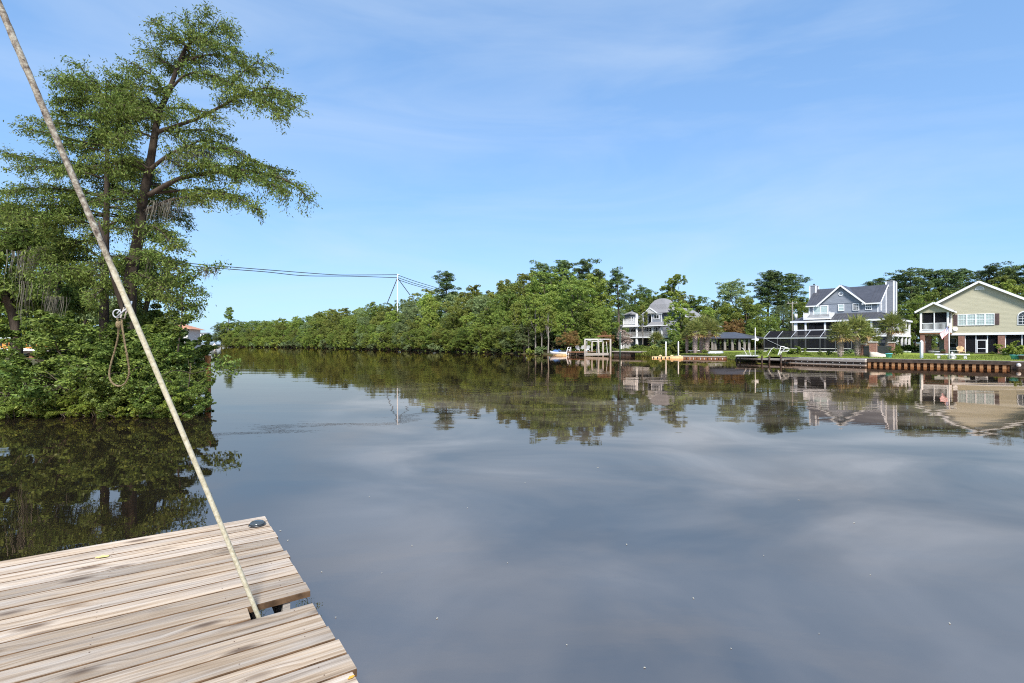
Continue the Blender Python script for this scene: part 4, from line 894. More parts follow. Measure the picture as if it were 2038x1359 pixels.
# rust-brown timber corner post and wale behind the thicket
po = empty('mooring_post', (at(414, HY, 17.5).x, 17.5, 0), 0, 'rust brown square timber post with a cross beam at the thicket end', 'post')
MB().cbox((0, 0, 0.35), (0.13, 0.13, 2.4)).build('post', M['redwood'], po)
MB().bar((-0.08, 0, 0.93), (-1.4, 0.9, 0.93), 0.08, 0.16).build('wale', M['brownwood'], po)
MB().bar((-0.08, 0, 0.70), (-1.4, 0.9, 0.70), 0.06, 0.16).build('wale', M['darkwood'], po)

# ------------------------------------------------------------------ houses
def window(root, x0, x1, z0, z1, y, nx=2, ny=2, glass='glass', fw=0.09, face=-1, name='window', mw=0.028):
    """a window in a wall whose outside faces local -y (face -1) or +x (face 'x')"""
    def bx(mb, a0, a1, b0, b1, d0, d1):
        if face == 'x': mb.box(y - d1, y - d0, a0, a1, b0, b1)
        else: mb.box(a0, a1, y + d0, y + d1, b0, b1)
        return mb
    f = MB()
    bx(f, x0, x0+fw, z0, z1, -0.06, 0.02); bx(f, x1-fw, x1, z0, z1, -0.06, 0.02); bx(f, x0+fw, x1-fw, z1-fw, z1, -0.06, 0.02); bx(f, x0+fw, x1-fw, z0, z0+fw, -0.075, 0.02)
    w = f.build(name, M['white'], root)
    bx(MB(), x0+fw-0.01, x1-fw+0.01, z0+fw-0.01, z1-fw+0.01, -0.022, 0.0).build('pane', M[glass], w)
    if nx + ny > 2:
        m = MB(); zz0, zz1, xx0, xx1 = z0+fw, z1-fw, x0+fw, x1-fw
        for i in range(1, ny):
            z = zz0 + (zz1-zz0)*i/ny; k = mw*1.5 if (ny % 2 == 0 and i == ny//2) else mw/2; bx(m, xx0, xx1, z-k, z+k, -0.045, -0.0235)
        for i in range(1, nx):
            x = xx0 + (xx1-xx0)*i/nx; bx(m, x-mw/2, x+mw/2, zz0, zz1, -0.040, -0.0233)
        m.build('muntins', M['white'], w)
    return w
def balustrade(root, p, q, z0, z1, m='white', sp=0.12, name='railing', posts=True):
    p, q = Vector((*p, 0)), Vector((*q, 0)); d = (q-p); n = max(2, int(d.length/sp)); mb = MB()
    mb.bar(p + Vector((0,0,z1)), q + Vector((0,0,z1)), 0.09, 0.07); mb.bar(p + Vector((0,0,z0+0.10)), q + Vector((0,0,z0+0.10)), 0.06, 0.06)
    for i in range(1, n):
        c = p + d*(i/n); mb.cbox((c.x, c.y, (z0+0.13+z1-0.035)/2), (0.035, 0.035, z1-z0-0.165))
    if posts:
        for c in (p, q): mb.cbox((c.x, c.y, (z0+z1+0.1)/2), (0.12, 0.12, z1-z0+0.12))
    return mb.build(name, M[m], root)
def box(root, name, m, *a): return MB().box(*a).build(name, M[m], root)
def seams(root, quad, m, sp=0.42, h=0.035):
    """standing seams up a roof plane: quad = eave-left, eave-right, top-right, top-left"""
    a, b, c, d = [Vector(p) for p in quad]; nrm = (b-a).cross(d-a).normalized(); n = int((b-a).length/sp); mb = MB()
    eu = (b-a).normalized(); L = (b-a).length; tl = (d-a).dot(eu); tr = (c-a).dot(eu); H = (d-a) - eu*tl
    for i in range(1, n):
        s = L*i/n
        if s < tl: k = s/tl
        elif s > tr: k = (L-s)/max(1e-6, (L-tr))
        else: k = 1.0
        k = max(0.0, min(1.0, k))
        if k < 0.04: continue
        p0 = a + eu*s + nrm*h*0.5; mb.bar(p0, p0 + H*k*0.995, 0.035, h, nrm)
    return mb.build('roof_seams', M[m], root)

# ---- olive house with brick piers
FC = Frame(58.41, 68.17)
C = empty('olive_house', (FC.X, FC.Y, 0), -PSI, 'olive sided house on brick piers with white trim and a corner porch', 'house')
XL, XR, PK, EV, PZ = -2.9, 8.44, 2.77, 6.55, 9.95
MB().prism([(XL,3.38),(XR,3.38),(XR,EV),(PK,PZ),(XL,EV)], 'y', 0, 12).build('wall', M['olive'], C)
rf = MB(); sl = (PZ-EV)/(PK-XL)
for sgn, xe in ((-1, XL), (1, XR)):
    xo = xe + sgn*0.45; zo = EV - 0.45*sl
    q = [(xo,-0.4,zo+0.10),(xo,12.4,zo+0.10),(PK,12.4,PZ+0.10),(PK,-0.4,PZ+0.10)]
    rf.slab(q if sgn > 0 else q[::-1], 0.09)
roofC = rf.build('roof', M['greyroof'], C)
for sgn, xe in ((-1, XL), (1, XR)):
    xo = xe + sgn*0.46; zo = EV - 0.46*sl
    MB().bar((xo,-0.43,zo-0.02), (PK,-0.43,PZ-0.02), 0.05, 0.26, (0,0,1)).build('rake_board', M['white'], roofC)
box(C, 'band', 'white', XL-0.02, XR+0.02, -0.07, 11.9, 3.08, 3.372)
box(C, 'floor_slab', 'concrete', XL-0.3, XR+0.3, -2.9, 12, 0.45, 0.60)
for x0, x1, y in ((0.71,1.36,0.0), (4.52,5.16,0.0), (7.75,8.4,0.0)):
    box(C, 'brick_pier', 'brick', x0, x1, y, y+0.5, 0.602, 3.078)
box(C, 'porch_pier', 'brick', -2.88,-2.42,-2.5,-2.0, 0.602, 3.22); box(C, 'porch_pier', 'brick', -0.42,0.04,-2.5,-2.0, 0.602, 3.22)
box(C, 'porch_pier', 'brick', -2.75,-2.15,0.4,0.9, 0.602, 3.078)
box(C, 'back_wall', 'dark', 0.45, XR-0.1, 4.2, 4.3, 0.602, 3.075)
box(C, 'carport_wall', 'olive2', -1.55, 0.42, 2.6, 2.75, 0.602, 3.075); box(C, 'side_wall', 'dark', 0.45, 0.55, 2.76, 4.19, 0.602, 3.075)
window(C, -0.55, 0.30, 1.35, 2.75, 2.6, 1, 2)
for x in (1.40, 2.44, 3.54, 5.20, 6.68): box(C, 'screen_post', 'white', x-0.045, x+0.045, 0.20, 0.29, 0.602, 3.075)
for x0, x1 in ((1.45,2.39),(3.59,4.50),(5.25,6.63),(6.73,7.73)): box(C, 'screen_panel', 'screen', x0, x1, 0.24, 0.245, 0.62, 3.07)
dr = MB().box(2.50,2.60,0.16,0.22,0.605,2.47).box(3.38,3.48,0.16,0.22,0.605,2.47).box(2.60,3.38,0.16,0.22,2.37,2.47).box(2.60,3.38,0.16,0.22,0.605,0.80).box(2.60,3.38,0.16,0.22,1.30,1.37).build('screen_door', M['white'], C)
box(dr, 'screen', 'screen', 2.60, 3.38, 0.188, 0.192, 0.80, 2.37); box(C, 'transom_screen', 'screen', 2.50, 3.48, 0.24, 0.245, 2.50, 3.07)
di = box(C, 'inner_door', 'greymetal', 5.45, 6.35, 4.12, 4.19, 0.61, 2.7); box(di, 'pane', 'glass', 5.62, 6.18, 4.10, 4.118, 1.75, 2.5)
w4 = (4.22-0.66)/4
for i in range(4): window(C, 0.66+i*w4, 0.66+(i+1)*w4-0.004, 4.33, 5.83, -0.002, 3, 4, 'blind', 0.075, mw=0.022)
for x0 in (0.22, 4.26):
    s = box(C, 'shutter', 'shutter', x0, x0+0.40, -0.05, -0.004, 4.36, 5.80); mb = MB()
    for k in range(22): mb.box(x0+0.05, x0+0.35, -0.062, -0.052, 4.42+k*0.061, 4.455+k*0.061)
    mb.build('louvres', M['shutter'], s)
def arch(cx, z, r, n=16, a0=0, a1=math.pi): return [(cx + r*math.cos(a0+(a1-a0)*i/n), z + r*math.sin(a0+(a1-a0)*i/n)) for i in range(n+1)]
lu = MB().prism(arch(2.82, 8.92, 0.46) , 'y', -0.06, -0.004).build('gable_vent', M['white'], C); MB().prism(arch(2.82, 8.99, 0.35), 'y', -0.075, -0.062).build('vent_louvres', M['white2'], lu)
aw = MB().prism([(6.29,4.26),(7.55,4.26)] + arch(6.92, 5.35, 0.63), 'y', -0.05, -0.004).build('arched_window', M['white'], C)
MB().prism([(6.38,4.35),(7.46,4.35)] + arch(6.92, 5.33, 0.54), 'y', -0.06, -0.052).build('pane', M['glass'], aw)
m = MB()
for z in (4.70, 5.05, 5.36): m.box(6.38, 7.46, -0.075, -0.062, z-0.018, z+0.018)
for x in (6.74, 7.10): m.box(x-0.014, x+0.014, -0.073, -0.0622, 4.35, 5.34)
for a in (0.8, 1.57, 2.35): m.bar((6.92,-0.068,5.37), (6.92+0.52*math.cos(a),-0.068,5.36+0.52*math.sin(a)), 0.028, 0.012)
m.build('muntins', M['white'], aw)
# corner porch
box(C, 'porch_floor', 'white', -2.95, 0.12, -2.6, -0.01, 3.42, 3.72); box(C, 'porch_beam', 'brownwood', -2.92, 0.09, -2.57, -0.08, 3.225, 3.418)
for x, y in ((-2.80,-2.45), (-1.42,-2.45), (-0.04,-2.45), (-0.04,-0.12)): box(C, 'porch_post', 'white', x-(0.05 if x == -1.42 else 0.11), x+(0.05 if x == -1.42 else 0.11), y-0.1, y+0.1, 3.722, 6.07)
balustrade(C, (-2.69,-2.45), (-0.15,-2.45), 3.73, 4.66, 'white', 0.115, posts=False); balustrade(C, (-0.04,-2.34), (-0.04,-0.23), 3.73, 4.66, 'white', 0.115, posts=False)
for x0, x1 in ((-2.69,-1.47), (-1.37,-0.15)): box(C, 'porch_screen', 'screen', x0, x1, -2.40, -2.395, 3.73, 6.06)
box(C, 'porch_screen', 'screen', -0.045, -0.04, -2.33, -0.24, 3.73, 6.06); box(C, 'porch_inner_wall', 'dark', -2.85, -0.06, -0.06, -0.02, 3.73, 6.06)
MB().prism([(-3.0,6.072),(0.16,6.072),(0.16,6.42),(-1.42,7.36),(-3.0,6.42)], 'y', -2.58, -0.003).build('porch_gable', M['olive'], C)
pr = MB(); s2 = (7.36-6.42)/1.58
for sgn, xe in ((-1,-3.0),(1,0.16)):
    xo = xe + sgn*0.38; zo = 6.42 - 0.38*s2
    q = [(xo,-2.95,zo+0.08),(xo,0.6,zo+0.08),(-1.42,0.6,7.44),(-1.42,-2.95,7.44)]; pr.slab(q if sgn > 0 else q[::-1], 0.07)
prf = pr.build('porch_roof', M['greyroof'], C)
for sgn, xe in ((-1,-3.0),(1,0.16)):
    xo = xe + sgn*0.39; zo = 6.42 - 0.39*s2; MB().bar((xo,-2.98,zo-0.04), (-1.42,-2.98,7.32), 0.05, 0.24).build('rake_board', M['white'], prf)
    box(prf, 'fascia', 'white', min(xo, xo+sgn*0.03), max(xo, xo+sgn*0.03), -2.94, -0.1, zo-0.16, zo+0.02)
sd = empty('satellite_dish', tuple(FC.W(0.42, -0.02, 3.92)), -PSI, 'small round white satellite dish on the olive wall below the window', 'dish')
MB().lathe([(0.02,0.0),(0.16,0.03),(0.27,0.09),(0.275,0.10),(0.15,0.05),(0.02,0.02)], n=18).build('dish', M['white'], sd).rotation_euler = (math.radians(80), 0, 0.3)
MB().bar((0,0.0,0), (0,-0.25,-0.25), 0.04, 0.04).build('arm', M['greymetal'], sd)

# ---- blue house with metal roofs
FB = Frame(57.176, 80.0)
B = empty('blue_house', (FB.X, FB.Y, 0), -PSI, 'blue grey gabled house with dark metal roofs, two chimneys and wraparound porch', 'house')
BL_, RZ, E2 = -9.8, 11.45, 8.55
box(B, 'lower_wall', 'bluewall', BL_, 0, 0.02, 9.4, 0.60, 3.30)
MB().prism([(0,3.30),(9.4,3.30),(9.4,E2),(4.7,RZ),(0,E2)], 'x', BL_, 0.0).build('main_wall', M['blue'], B)
MB().prism([(-8.2,E2-0.01),(-1.9,E2-0.01),(-5.05,RZ-0.03)], 'y', -0.05, 4.6).build('gable_wall', M['blue'], B)
sb = (RZ-E2)/4.7
# main roof: rear plane whole, front plane in the pieces either side of the cross gable
rb = MB(); ov = 0.38
rb.slab([(BL_-ov,4.7,RZ+0.1),(0+ov,4.7,RZ+0.1),(0+ov,9.4+ov,E2-ov*sb+0.1),(BL_-ov,9.4+ov,E2-ov*sb+0.1)][::-1], -0.09)
rb.slab([(BL_-ov,-ov,E2-ov*sb+0.1),(-8.2-ov,-ov,E2-ov*sb+0.1),(-5.05,4.7,RZ+0.1),(BL_-ov,4.7,RZ+0.1)], 0.09)
rb.slab([(-1.9+ov,-ov,E2-ov*sb+0.1),(ov,-ov,E2-ov*sb+0.1),(ov,4.7,RZ+0.1),(-5.05,4.7,RZ+0.1)], 0.09)
sg_ = (RZ-E2)/3.15
rb.slab([(-8.2-ov,-0.42,E2-ov*sg_+0.13),(-5.05,-0.42,RZ+0.13),(-5.05,4.7,RZ+0.13),(-8.2-ov,-0.30,E2-ov*sg_+0.13)][::-1], -0.08)
rb.slab([(-5.05,-0.42,RZ+0.13),(-1.9+ov,-0.42,E2-ov*sg_+0.13),(-1.9+ov,-0.30,E2-ov*sg_+0.13),(-5.05,4.7,RZ+0.13)][::-1], -0.08)
rB = rb.build('roof', M['roof'], B)
seams(rB, [(-1.9+ov,-ov,E2-ov*sb+0.1),(ov,-ov,E2-ov*sb+0.1),(ov,4.7,RZ+0.1),(-5.05,4.7,RZ+0.1)], 'roof')
a_, b_, c_, d_ = Vector((BL_-ov,-ov,E2-ov*sb+0.1)), Vector((-8.2-ov,-ov,E2-ov*sb+0.1)), Vector((-5.05,4.7,RZ+0.1)), Vector((BL_-ov,4.7,RZ+0.1)); mb = MB()
for i in range(1, 12):
    x = BL_-ov + i*0.42
    k0 = 0.0 if x < -8.2-ov else (x + 8.2 + ov)/(-5.05 + 8.2 + ov)
    if k0 < 0.95: mb.bar((x, -ov + (4.7+ov)*k0, (E2-ov*sb) + (RZ-E2+ov*sb)*k0 + 0.12), (x, 4.7, RZ+0.12), 0.035, 0.035)
mb.build('roof_seams', M['roof'], rB)
for p, q in (((-8.2-ov,-0.45,E2-ov*sg_+0.0), (-5.05,-0.45,RZ+0.0)), ((-1.9+ov,-0.45,E2-ov*sg_+0.0), (-5.05,-0.45,RZ+0.0))): MB().bar(p, q, 0.05, 0.24).build('rake_board', M['white'], rB)
MB().bar((ov+0.02,-ov,E2-ov*sb-0.02), (ov+0.02,4.7,RZ-0.02), 0.05, 0.22).build('rake_board', M['white'], rB); MB().bar((ov+0.02,9.4+ov,E2-ov*sb-0.02), (ov+0.02,4.7,RZ-0.02), 0.05, 0.22).build('rake_board', M['white'], rB)
for x0, x1 in ((BL_-ov,-8.2), (-2.1,ov)): box(rB, 'eave_fascia', 'white', x0, x1, -ov-0.04, -ov, E2-ov*sb-0.14, E2-ov*sb+0.06)
for x in (BL_-0.015, -0.125): box(B, 'corner_board', 'white', x, x+0.14, -0.04, -0.002, 6.9, E2-0.2)
for (x0, x1) in ((-5.47,-4.58), (-3.42,-2.51), (-1.72,-0.83)): window(B, x0, x1, 7.28, 8.42, -0.056 if x1 < -1.9 else -0.002, 3 if x0 > -5 else 1, 4 if x0 > -5 else 2, 'glass' if x0 > -5 else 'blind', 0.10)
ow = MB().prism(arch(-5.04, 10.10, 0.36, 24, 0, 2*math.pi)[:-1], 'y', -0.11, -0.052).build('round_window', M['white'], B); MB().prism(arch(-5.04, 10.10, 0.22, 20, 0, 2*math.pi)[:-1], 'y', -0.12, -0.112).build('pane', M['bluewall'], ow)
sl_ = window(B, -9.17, -6.85, 6.30, 8.37, -0.056, 2, 1, 'blind', 0.17, name='sliding_door', mw=0.13)
window(B, 1.55, 2.15, 7.2, 8.4, -0.0, 1, 4, 'glass', 0.12, 'x')
box(B, 'gable_vent', 'white', 0.003, 0.04, 4.5, 4.9, 10.4, 10.8)
for nm, x0, x1, y0, y1, z0, z1 in (('chimney', -10.75,-9.81,3.6,5.0, 0.6, 12.1), ('chimney', 0.02,1.05,5.0,6.9, 0.6, 12.05)):
    ch = box(B, nm, 'bluewall', x0, x1, y0, y1, z0, z1)
    for x, y in ((x0,y0),(x1,y0),(x1,y1)): box(ch, 'corner_board', 'white', x-0.10, x+0.10, y-0.03, y+0.12, 6.2, z1+0.01)
    box(ch, 'cap', 'greymetal', x0-0.05, x1+0.05, y0-0.05, y1+0.05, z1+0.012, z1+0.10); MB().cyl((x0+x1)/2, (y0+y1)/2, z1+0.10, z1+0.42, 0.13).build('flue', M['black'], ch)
# wraparound porch
PX0, PX1, PY, EZ, WZ = -11.7, 2.7, -3.0, 5.72, 6.92
pr = MB()
pr.slab([(PX0,PY,EZ),(PX1,PY,EZ),(0.0,-0.004,WZ),(-9.8,-0.004,WZ)], 0.08); pr.slab([(PX1,PY,EZ),(PX1,9.6,EZ),(0.004,9.4,WZ),(0.004,0.0,WZ)], 0.08); pr.slab([(PX0,4.0,EZ),(PX0,PY,EZ),(-9.804,0.0,WZ),(-9.804,4.0,WZ)], 0.08)
pR = pr.build('porch_roof', M['roof'], B)
seams(pR, [(PX0,PY,EZ),(PX1,PY,EZ),(0.0,0,WZ),(-9.8,0,WZ)], 'roof'); seams(pR, [(PX1,PY,EZ),(PX1,9.6,EZ),(0.0,9.4,WZ),(0.0,0.0,WZ)], 'roof')
box(pR, 'fascia', 'white', PX0-0.05, PX1+0.05, PY-0.05, PY-0.002, EZ-0.26, EZ+0.015); box(pR, 'fascia', 'white', PX1+0.002, PX1+0.05, PY, 9.6, EZ-0.26, EZ+0.015); box(pR, 'fascia', 'white', PX0-0.05, PX0-0.002, PY, 4, EZ-0.26, EZ+0.015)
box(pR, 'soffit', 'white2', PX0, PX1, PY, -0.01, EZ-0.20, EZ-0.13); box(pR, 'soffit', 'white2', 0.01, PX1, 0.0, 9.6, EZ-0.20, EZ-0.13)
box(B, 'porch_deck', 'white', PX0+0.4, PX1-0.1, PY+0.15, -0.0, 3.05, 3.34); box(B, 'porch_deck', 'white', 1.06, PX1-0.1, 0.01, 9.4, 3.05, 3.34)
for x in (-11.1,-10.85,-9.45,-6.6,-3.4,-0.35,2.4):
    for z0, z1 in ((3.342,EZ-0.202), (0.6,3.045)): box(B, 'porch_column', 'white', x-0.13, x+0.13, -2.82, -2.56, z0, z1)
for y in (0.4, 3.4, 6.3, 9.1):
    for z0, z1 in ((3.342,EZ-0.202), (0.6,3.045)): box(B, 'porch_column', 'white', 2.27, 2.53, y-0.13, y+0.13, z0, z1)
balustrade(B, (2.4,-2.5), (2.4,9.0), 3.35, 4.28, 'white', 0.16); balustrade(B, (-0.2,-2.69), (2.25,-2.69), 3.35, 4.28, 'white', 0.16)
for x0, x1 in ((-10.7,-9.6), (-9.3,-8.0), (-7.95,-6.75), (-6.45,-5.0), (-4.95,-3.55), (-3.25,-0.5)): box(B, 'porch_screen', 'screen', x0, x1, -2.70, -2.695, 3.345, EZ-0.21)
box(B, 'porch_sill', 'white', -11.2, -0.2, -2.76, -2.62, 4.15, 4.27)
for x in (-8.9, -6.3, -4.0): box(B, 'porch_door', 'dark', x, x+1.7, -0.03, 0.0185, 3.35, 5.35)
box(B, 'porch_door', 'greymetal', -2.6, -1.7, -0.05, 0.0185, 3.35, 5.35)
for x in (-8.6, -6.0, -3.2): box(B, 'lower_opening', 'dark', x, x+2.0, -0.03, 0.0, 0.62, 2.8)
# balcony over the porch roof
box(B, 'balcony_deck', 'white', -9.75, -5.85, -2.9, -0.06, 5.92, 6.20)
balustrade(B, (-9.7,-2.85), (-5.9,-2.85), 6.20, 7.02, 'white', 0.13); balustrade(B, (-9.7,-2.72), (-9.7,-0.1), 6.20, 7.02, 'white', 0.13, posts=False); balustrade(B, (-5.9,-2.72), (-5.9,-0.1), 6.20, 7.02, 'white', 0.13, posts=False)

# ---- screened pool cage in front of the blue house
PC = empty('pool_cage', (FB.X, FB.Y, 0), -PSI, 'long dark screened pool cage with sloping roof before the blue house', 'pool enclosure')
cx0, cx1, cy, cb, ez, rz_, ry = -13.3, -1.2, -10.0, 0.75, 2.92, 4.0, -7.6
xs = [cx0 + (cx1-cx0)*i/6 for i in range(7)]
box(PC, 'base_wall', 'concrete', cx0-0.1, cx1+0.1, cy-0.15, -3.2, 0.45, cb)
for i, x in enumerate(xs):
    box(PC, 'post', 'alu', x-0.05, x+0.05, cy-0.05, cy+0.05, cb+0.002, ez-0.10)
    MB().bar((x,cy,ez+0.02), (x,ry,rz_), 0.07, 0.07).build('rafter', M['greymetal'], PC); MB().bar((x,ry,rz_), (x,-3.3,rz_), 0.07, 0.07).build('purlin', M['alu'], PC)
box(PC, 'eave_beam', 'greymetal', cx0-0.06, cx1+0.06, cy-0.08, cy+0.06, ez-0.16, ez+0.0)
box(PC, 'kick_rail', 'white2', cx0, cx1, cy-0.03, cy+0.03, cb+0.44, cb+0.52); box(PC, 'bottom_rail', 'white2', cx0, cx1, cy-0.04, cy+0.04, cb+0.002, cb+0.10)
for i in range(6):
    box(PC, 'screen_panel', 'screen', xs[i]+0.05, xs[i+1]-0.05, cy-0.003, cy+0.003, cb+0.10, ez-0.17)
    MB().slab([(xs[i]+0.03,cy,ez+0.02),(xs[i+1]-0.03,cy,ez+0.02),(xs[i+1]-0.03,ry,rz_),(xs[i]+0.03,ry,rz_)], 0.006).build('roof_screen', M['screen'], PC)
    MB().slab([(xs[i]+0.03,ry,rz_),(xs[i+1]-0.03,ry,rz_),(xs[i+1]-0.03,-3.3,rz_),(xs[i]+0.03,-3.3,rz_)], 0.006).build('roof_screen', M['screen'], PC)
for x in (cx0, cx1): MB().prism([(cy,cb),(-3.3,cb),(-3.3,rz_),(ry,rz_),(cy,ez)], 'x', x-0.004, x+0.004).build('end_screen', M['screen'], PC)
MB().bar((cx0+0.4,cy-0.06,ez-0.3), (xs[1]+1.2,cy-0.06,cb+0.5), 0.05, 0.04).build('brace', M['greymetal'], PC)

# ---- grey three-storey house among the trees
FA = Frame(26.68, 112.0)
A = empty('grey_house', (FA.X, FA.Y, 0), -PSI, 'three storey slate grey house with white balconies and steep shingle roofs', 'house')
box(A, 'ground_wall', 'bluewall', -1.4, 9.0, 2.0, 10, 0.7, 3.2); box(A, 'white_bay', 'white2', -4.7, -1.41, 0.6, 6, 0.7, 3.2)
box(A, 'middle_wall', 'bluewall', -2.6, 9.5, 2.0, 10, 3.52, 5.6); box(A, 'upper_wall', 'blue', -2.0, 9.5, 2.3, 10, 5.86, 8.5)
box(A, 'deck', 'white', -3.9, 9.2, -0.15, 2.0, 3.22, 3.50); box(A, 'deck', 'white', -4.0, 3.6, -0.3, 2.29, 5.62, 5.85)
for x in (-3.6, 0.62, 4.5, 6.7, 8.8):
    box(A, 'column', 'white', x-0.16, x+0.16, -0.02, 0.30, 3.51, 5.61); box(A, 'column', 'white', x-0.2, x+0.2, -0.04, 0.34, 0.7, 3.21)
box(A, 'column', 'white', 0.45, 0.78, -0.1, 0.25, 5.86, 8.4)
balustrade(A, (-3.4,0.1), (0.45,0.1), 3.51, 4.50, 'white2', 0.16, posts=False); balustrade(A, (0.8,0.1), (4.33,0.1), 3.51, 4.50, 'white2', 0.16, posts=False); balustrade(A, (4.68,0.1), (8.6,0.1), 3.51, 4.50, 'white2', 0.16, posts=False)
balustrade(A, (-2.7,-0.15), (0.4,-0.15), 6.15, 7.40, 'white', 0.14); box(A, 'parapet', 'white', -2.8, 0.44, -0.1, -0.04, 5.86, 7.0)
# skirt roofs
sk = MB().slab([(-4.3,-0.5,5.88),(-2.75,-0.5,5.88),(-2.75,1.0,6.35),(-3.6,1.0,6.35)], 0.08).slab([(3.6,-0.5,5.88),(9.6,-0.5,5.88),(9.6,0.9,6.6),(3.6,0.9,6.6)], 0.08)
sk.build('skirt_roof', M['greyroof'], A); box(A, 'fascia', 'white', 3.6, 9.6, -0.56, -0.505, 5.66, 5.90)
# turret
box(A, 'turret_wall', 'bluewall', -3.3, -0.9, 1.2, 3.2, 5.86, 8.4)
for x in (-2.9, -2.1, -1.5): window(A, x, x+0.55, 6.6, 8.0, 1.198, 1, 2)
tr = MB(); pk = (-2.1, 2.2, 9.25); cs = [(-3.7,0.8,8.42),(-0.5,0.8,8.42),(-0.5,3.6,8.42),(-3.7,3.6,8.42)]
tr.add([*cs, pk], [(0,1,4),(1,2,4),(2,3,4),(3,0,4),(3,2,1,0)]).build('turret_roof', M['greyroof'], A)
# centre bay with window and gable
box(A, 'bay_wall', 'blue', 3.75, 6.1, 0.95, 2.3, 6.5, 8.45); window(A, 4.25, 5.65, 7.15, 8.18, 0.948, 2, 1, fw=0.16)
box(A, 'eave_trim', 'white', 3.5, 6.4, 0.8, 0.94, 8.25, 8.47); box(A, 'corner_board', 'white', 3.72, 3.88, 0.88, 0.946, 6.5, 8.25); box(A, 'corner_board', 'white', 6.0, 6.14, 0.88, 0.946, 6.5, 8.25)
for x in (1.1, 2.2): box(A, 'balcony_door', 'glass', x, x+0.85, 2.24, 2.298, 5.9, 8.1); 
for x in (1.0, 2.08, 3.2): box(A, 'door_frame', 'white', x-0.06, x+0.06, 2.2, 2.238, 5.88, 8.2)
MB().prism([(2.0,8.45),(5.2,8.45),(3.6,9.5)], 'y', 0.5, 3).build('gable', M['white2'], A)
gr = MB()
for a, b in (((1.8,8.42),(3.6,9.6)), ((5.4,8.42),(3.6,9.6))): gr.bar((a[0],0.46,a[1]), (b[0],0.46,b[1]), 0.08, 0.2)
gr.build('gable_trim', M['white'], A)
# great hipped roof, flared at the eaves, and the lower wing roof to its right
hr = MB(); cxa, cya = 4.7, 3.9
rings = [(2.75,3.2,8.5), (2.2,2.6,9.3), (1.85,2.1,10.4), (1.15,1.3,11.4), (0.5,0.5,11.75)]
vs = []; fs = []
for rx, ry2, z in rings: vs += [(cxa-rx,cya-ry2,z),(cxa+rx,cya-ry2,z),(cxa+rx,cya+ry2,z),(cxa-rx,cya+ry2,z)]
for i in range(len(rings)-1):
    for k in range(4): fs.append((i*4+k, i*4+(k+1)%4, i*4+4+(k+1)%4, i*4+4+k))
fs += [(3,2,1,0), tuple(16+k for k in range(4))]
hr.add(vs, fs).build('hip_roof', M['greyroof'], A)
MB().prism([(8.9,8.9),(14.6,5.5),(8.9,5.5)], 'y', 2.0, 10).build('wing_wall', M['bluewall'], A)
wr = MB().slab([(14.9,1.5,5.45),(14.9,10.5,5.45),(7.6,10.5,9.75),(7.6,1.5,9.75)], 0.12).build('wing_roof', M['greyroof'], A)
MB().bar((14.9,1.46,5.4), (8.0,1.46,9.45), 0.06, 0.22).build('rake_board', M['white'], wr)
for x in (1.75, 2.5, 3.2, 4.05): 
    window(A, x, x+0.66, 4.15, 5.5, 1.998, 1, 3, fw=0.08)
window(A, -2.3, -0.3, 3.7, 5.3, 1.998, 3, 1); window(A, 0.95, 1.5, 3.6, 5.3, 1.998, 1, 1)
for x in (0.9, 2.6, 4.3): box(A, 'dark_opening', 'dark', x, x+1.5, 1.95, 1.998, 0.75, 3.0)
window(A, 6.6, 7.7, 1.1, 2.3, 1.998, 2, 2, fw=0.14); window(A, -4.2, -3.2, 1.3, 2.7, 0.598, 2, 2)

# ------------------------------------------------------------------ right bank: lawn, walls, docks
def flat(name, pts, z, m, kind='structure'):
    mb = MB(); mb.add([(x, y, z) for x, y in pts], [tuple(range(len(pts)))]); o = mb.build(name, M[m])
    if o.data.polygons[0].normal.z < 0: o.data.flip_normals()
    return tag(o, kind=kind)
def W2(F, x, y): v = F.W(x, y); return (v.x, v.y)
flat('lawn', [W2(FC,-13,-33.2), W2(FC,-2.2,-33.7), W2(FC,14,-33.6), W2(FC,14,-3.0), W2(FC,-13,-3.0)], 0.634, 'lawn')
def lawn_strip(pts, offs, m):
    P = [Vector(p[:2]) for p in pts]; n = len(P); rows = []
    prof = ([0.9, 3, 8, 25, 80], [0.22, 0.48, 0.60, 0.72, 1.2]) if not pts[0][2] else ([0.13, 0.6, 3, 8, 25, 80], [0.46, 0.545, 0.57, 0.60, 0.72, 1.2])
    for i in range(n):
        d = (P[min(i+1,n-1)] - P[max(i-1,0)]).normalized(); nr = Vector((d.y, -d.x))
        rows.append([(P[i].x + nr.x*o, P[i].y + nr.y*o, float(np.interp(o, *prof)) + 0.022) for o in offs])
    k = len(offs); mb = MB(); mb.v = [v for r in rows for v in r]; mb.f = [(i*k+j, (i+1)*k+j, (i+1)*k+j+1, i*k+j+1) for i in range(n-1) for j in range(k-1)]
    o = mb.build('lawn', M[m])
    if o.data.polygons[0].normal.z < 0: o.data.flip_normals()
    return tag(o, kind='structure')
lawn_strip(RB[5:9], [1.3, 3, 8, 16, 25], 'lawn')
lawn_strip(RB[3:5], [0.75, 3, 8, 25], 'lawn')
flat('planting_bed', [W2(FB,-14,-13.2), W2(FB,0,-13.2), W2(FB,0,-10.2), W2(FB,-14,-10.2)], 0.647, 'mulch')
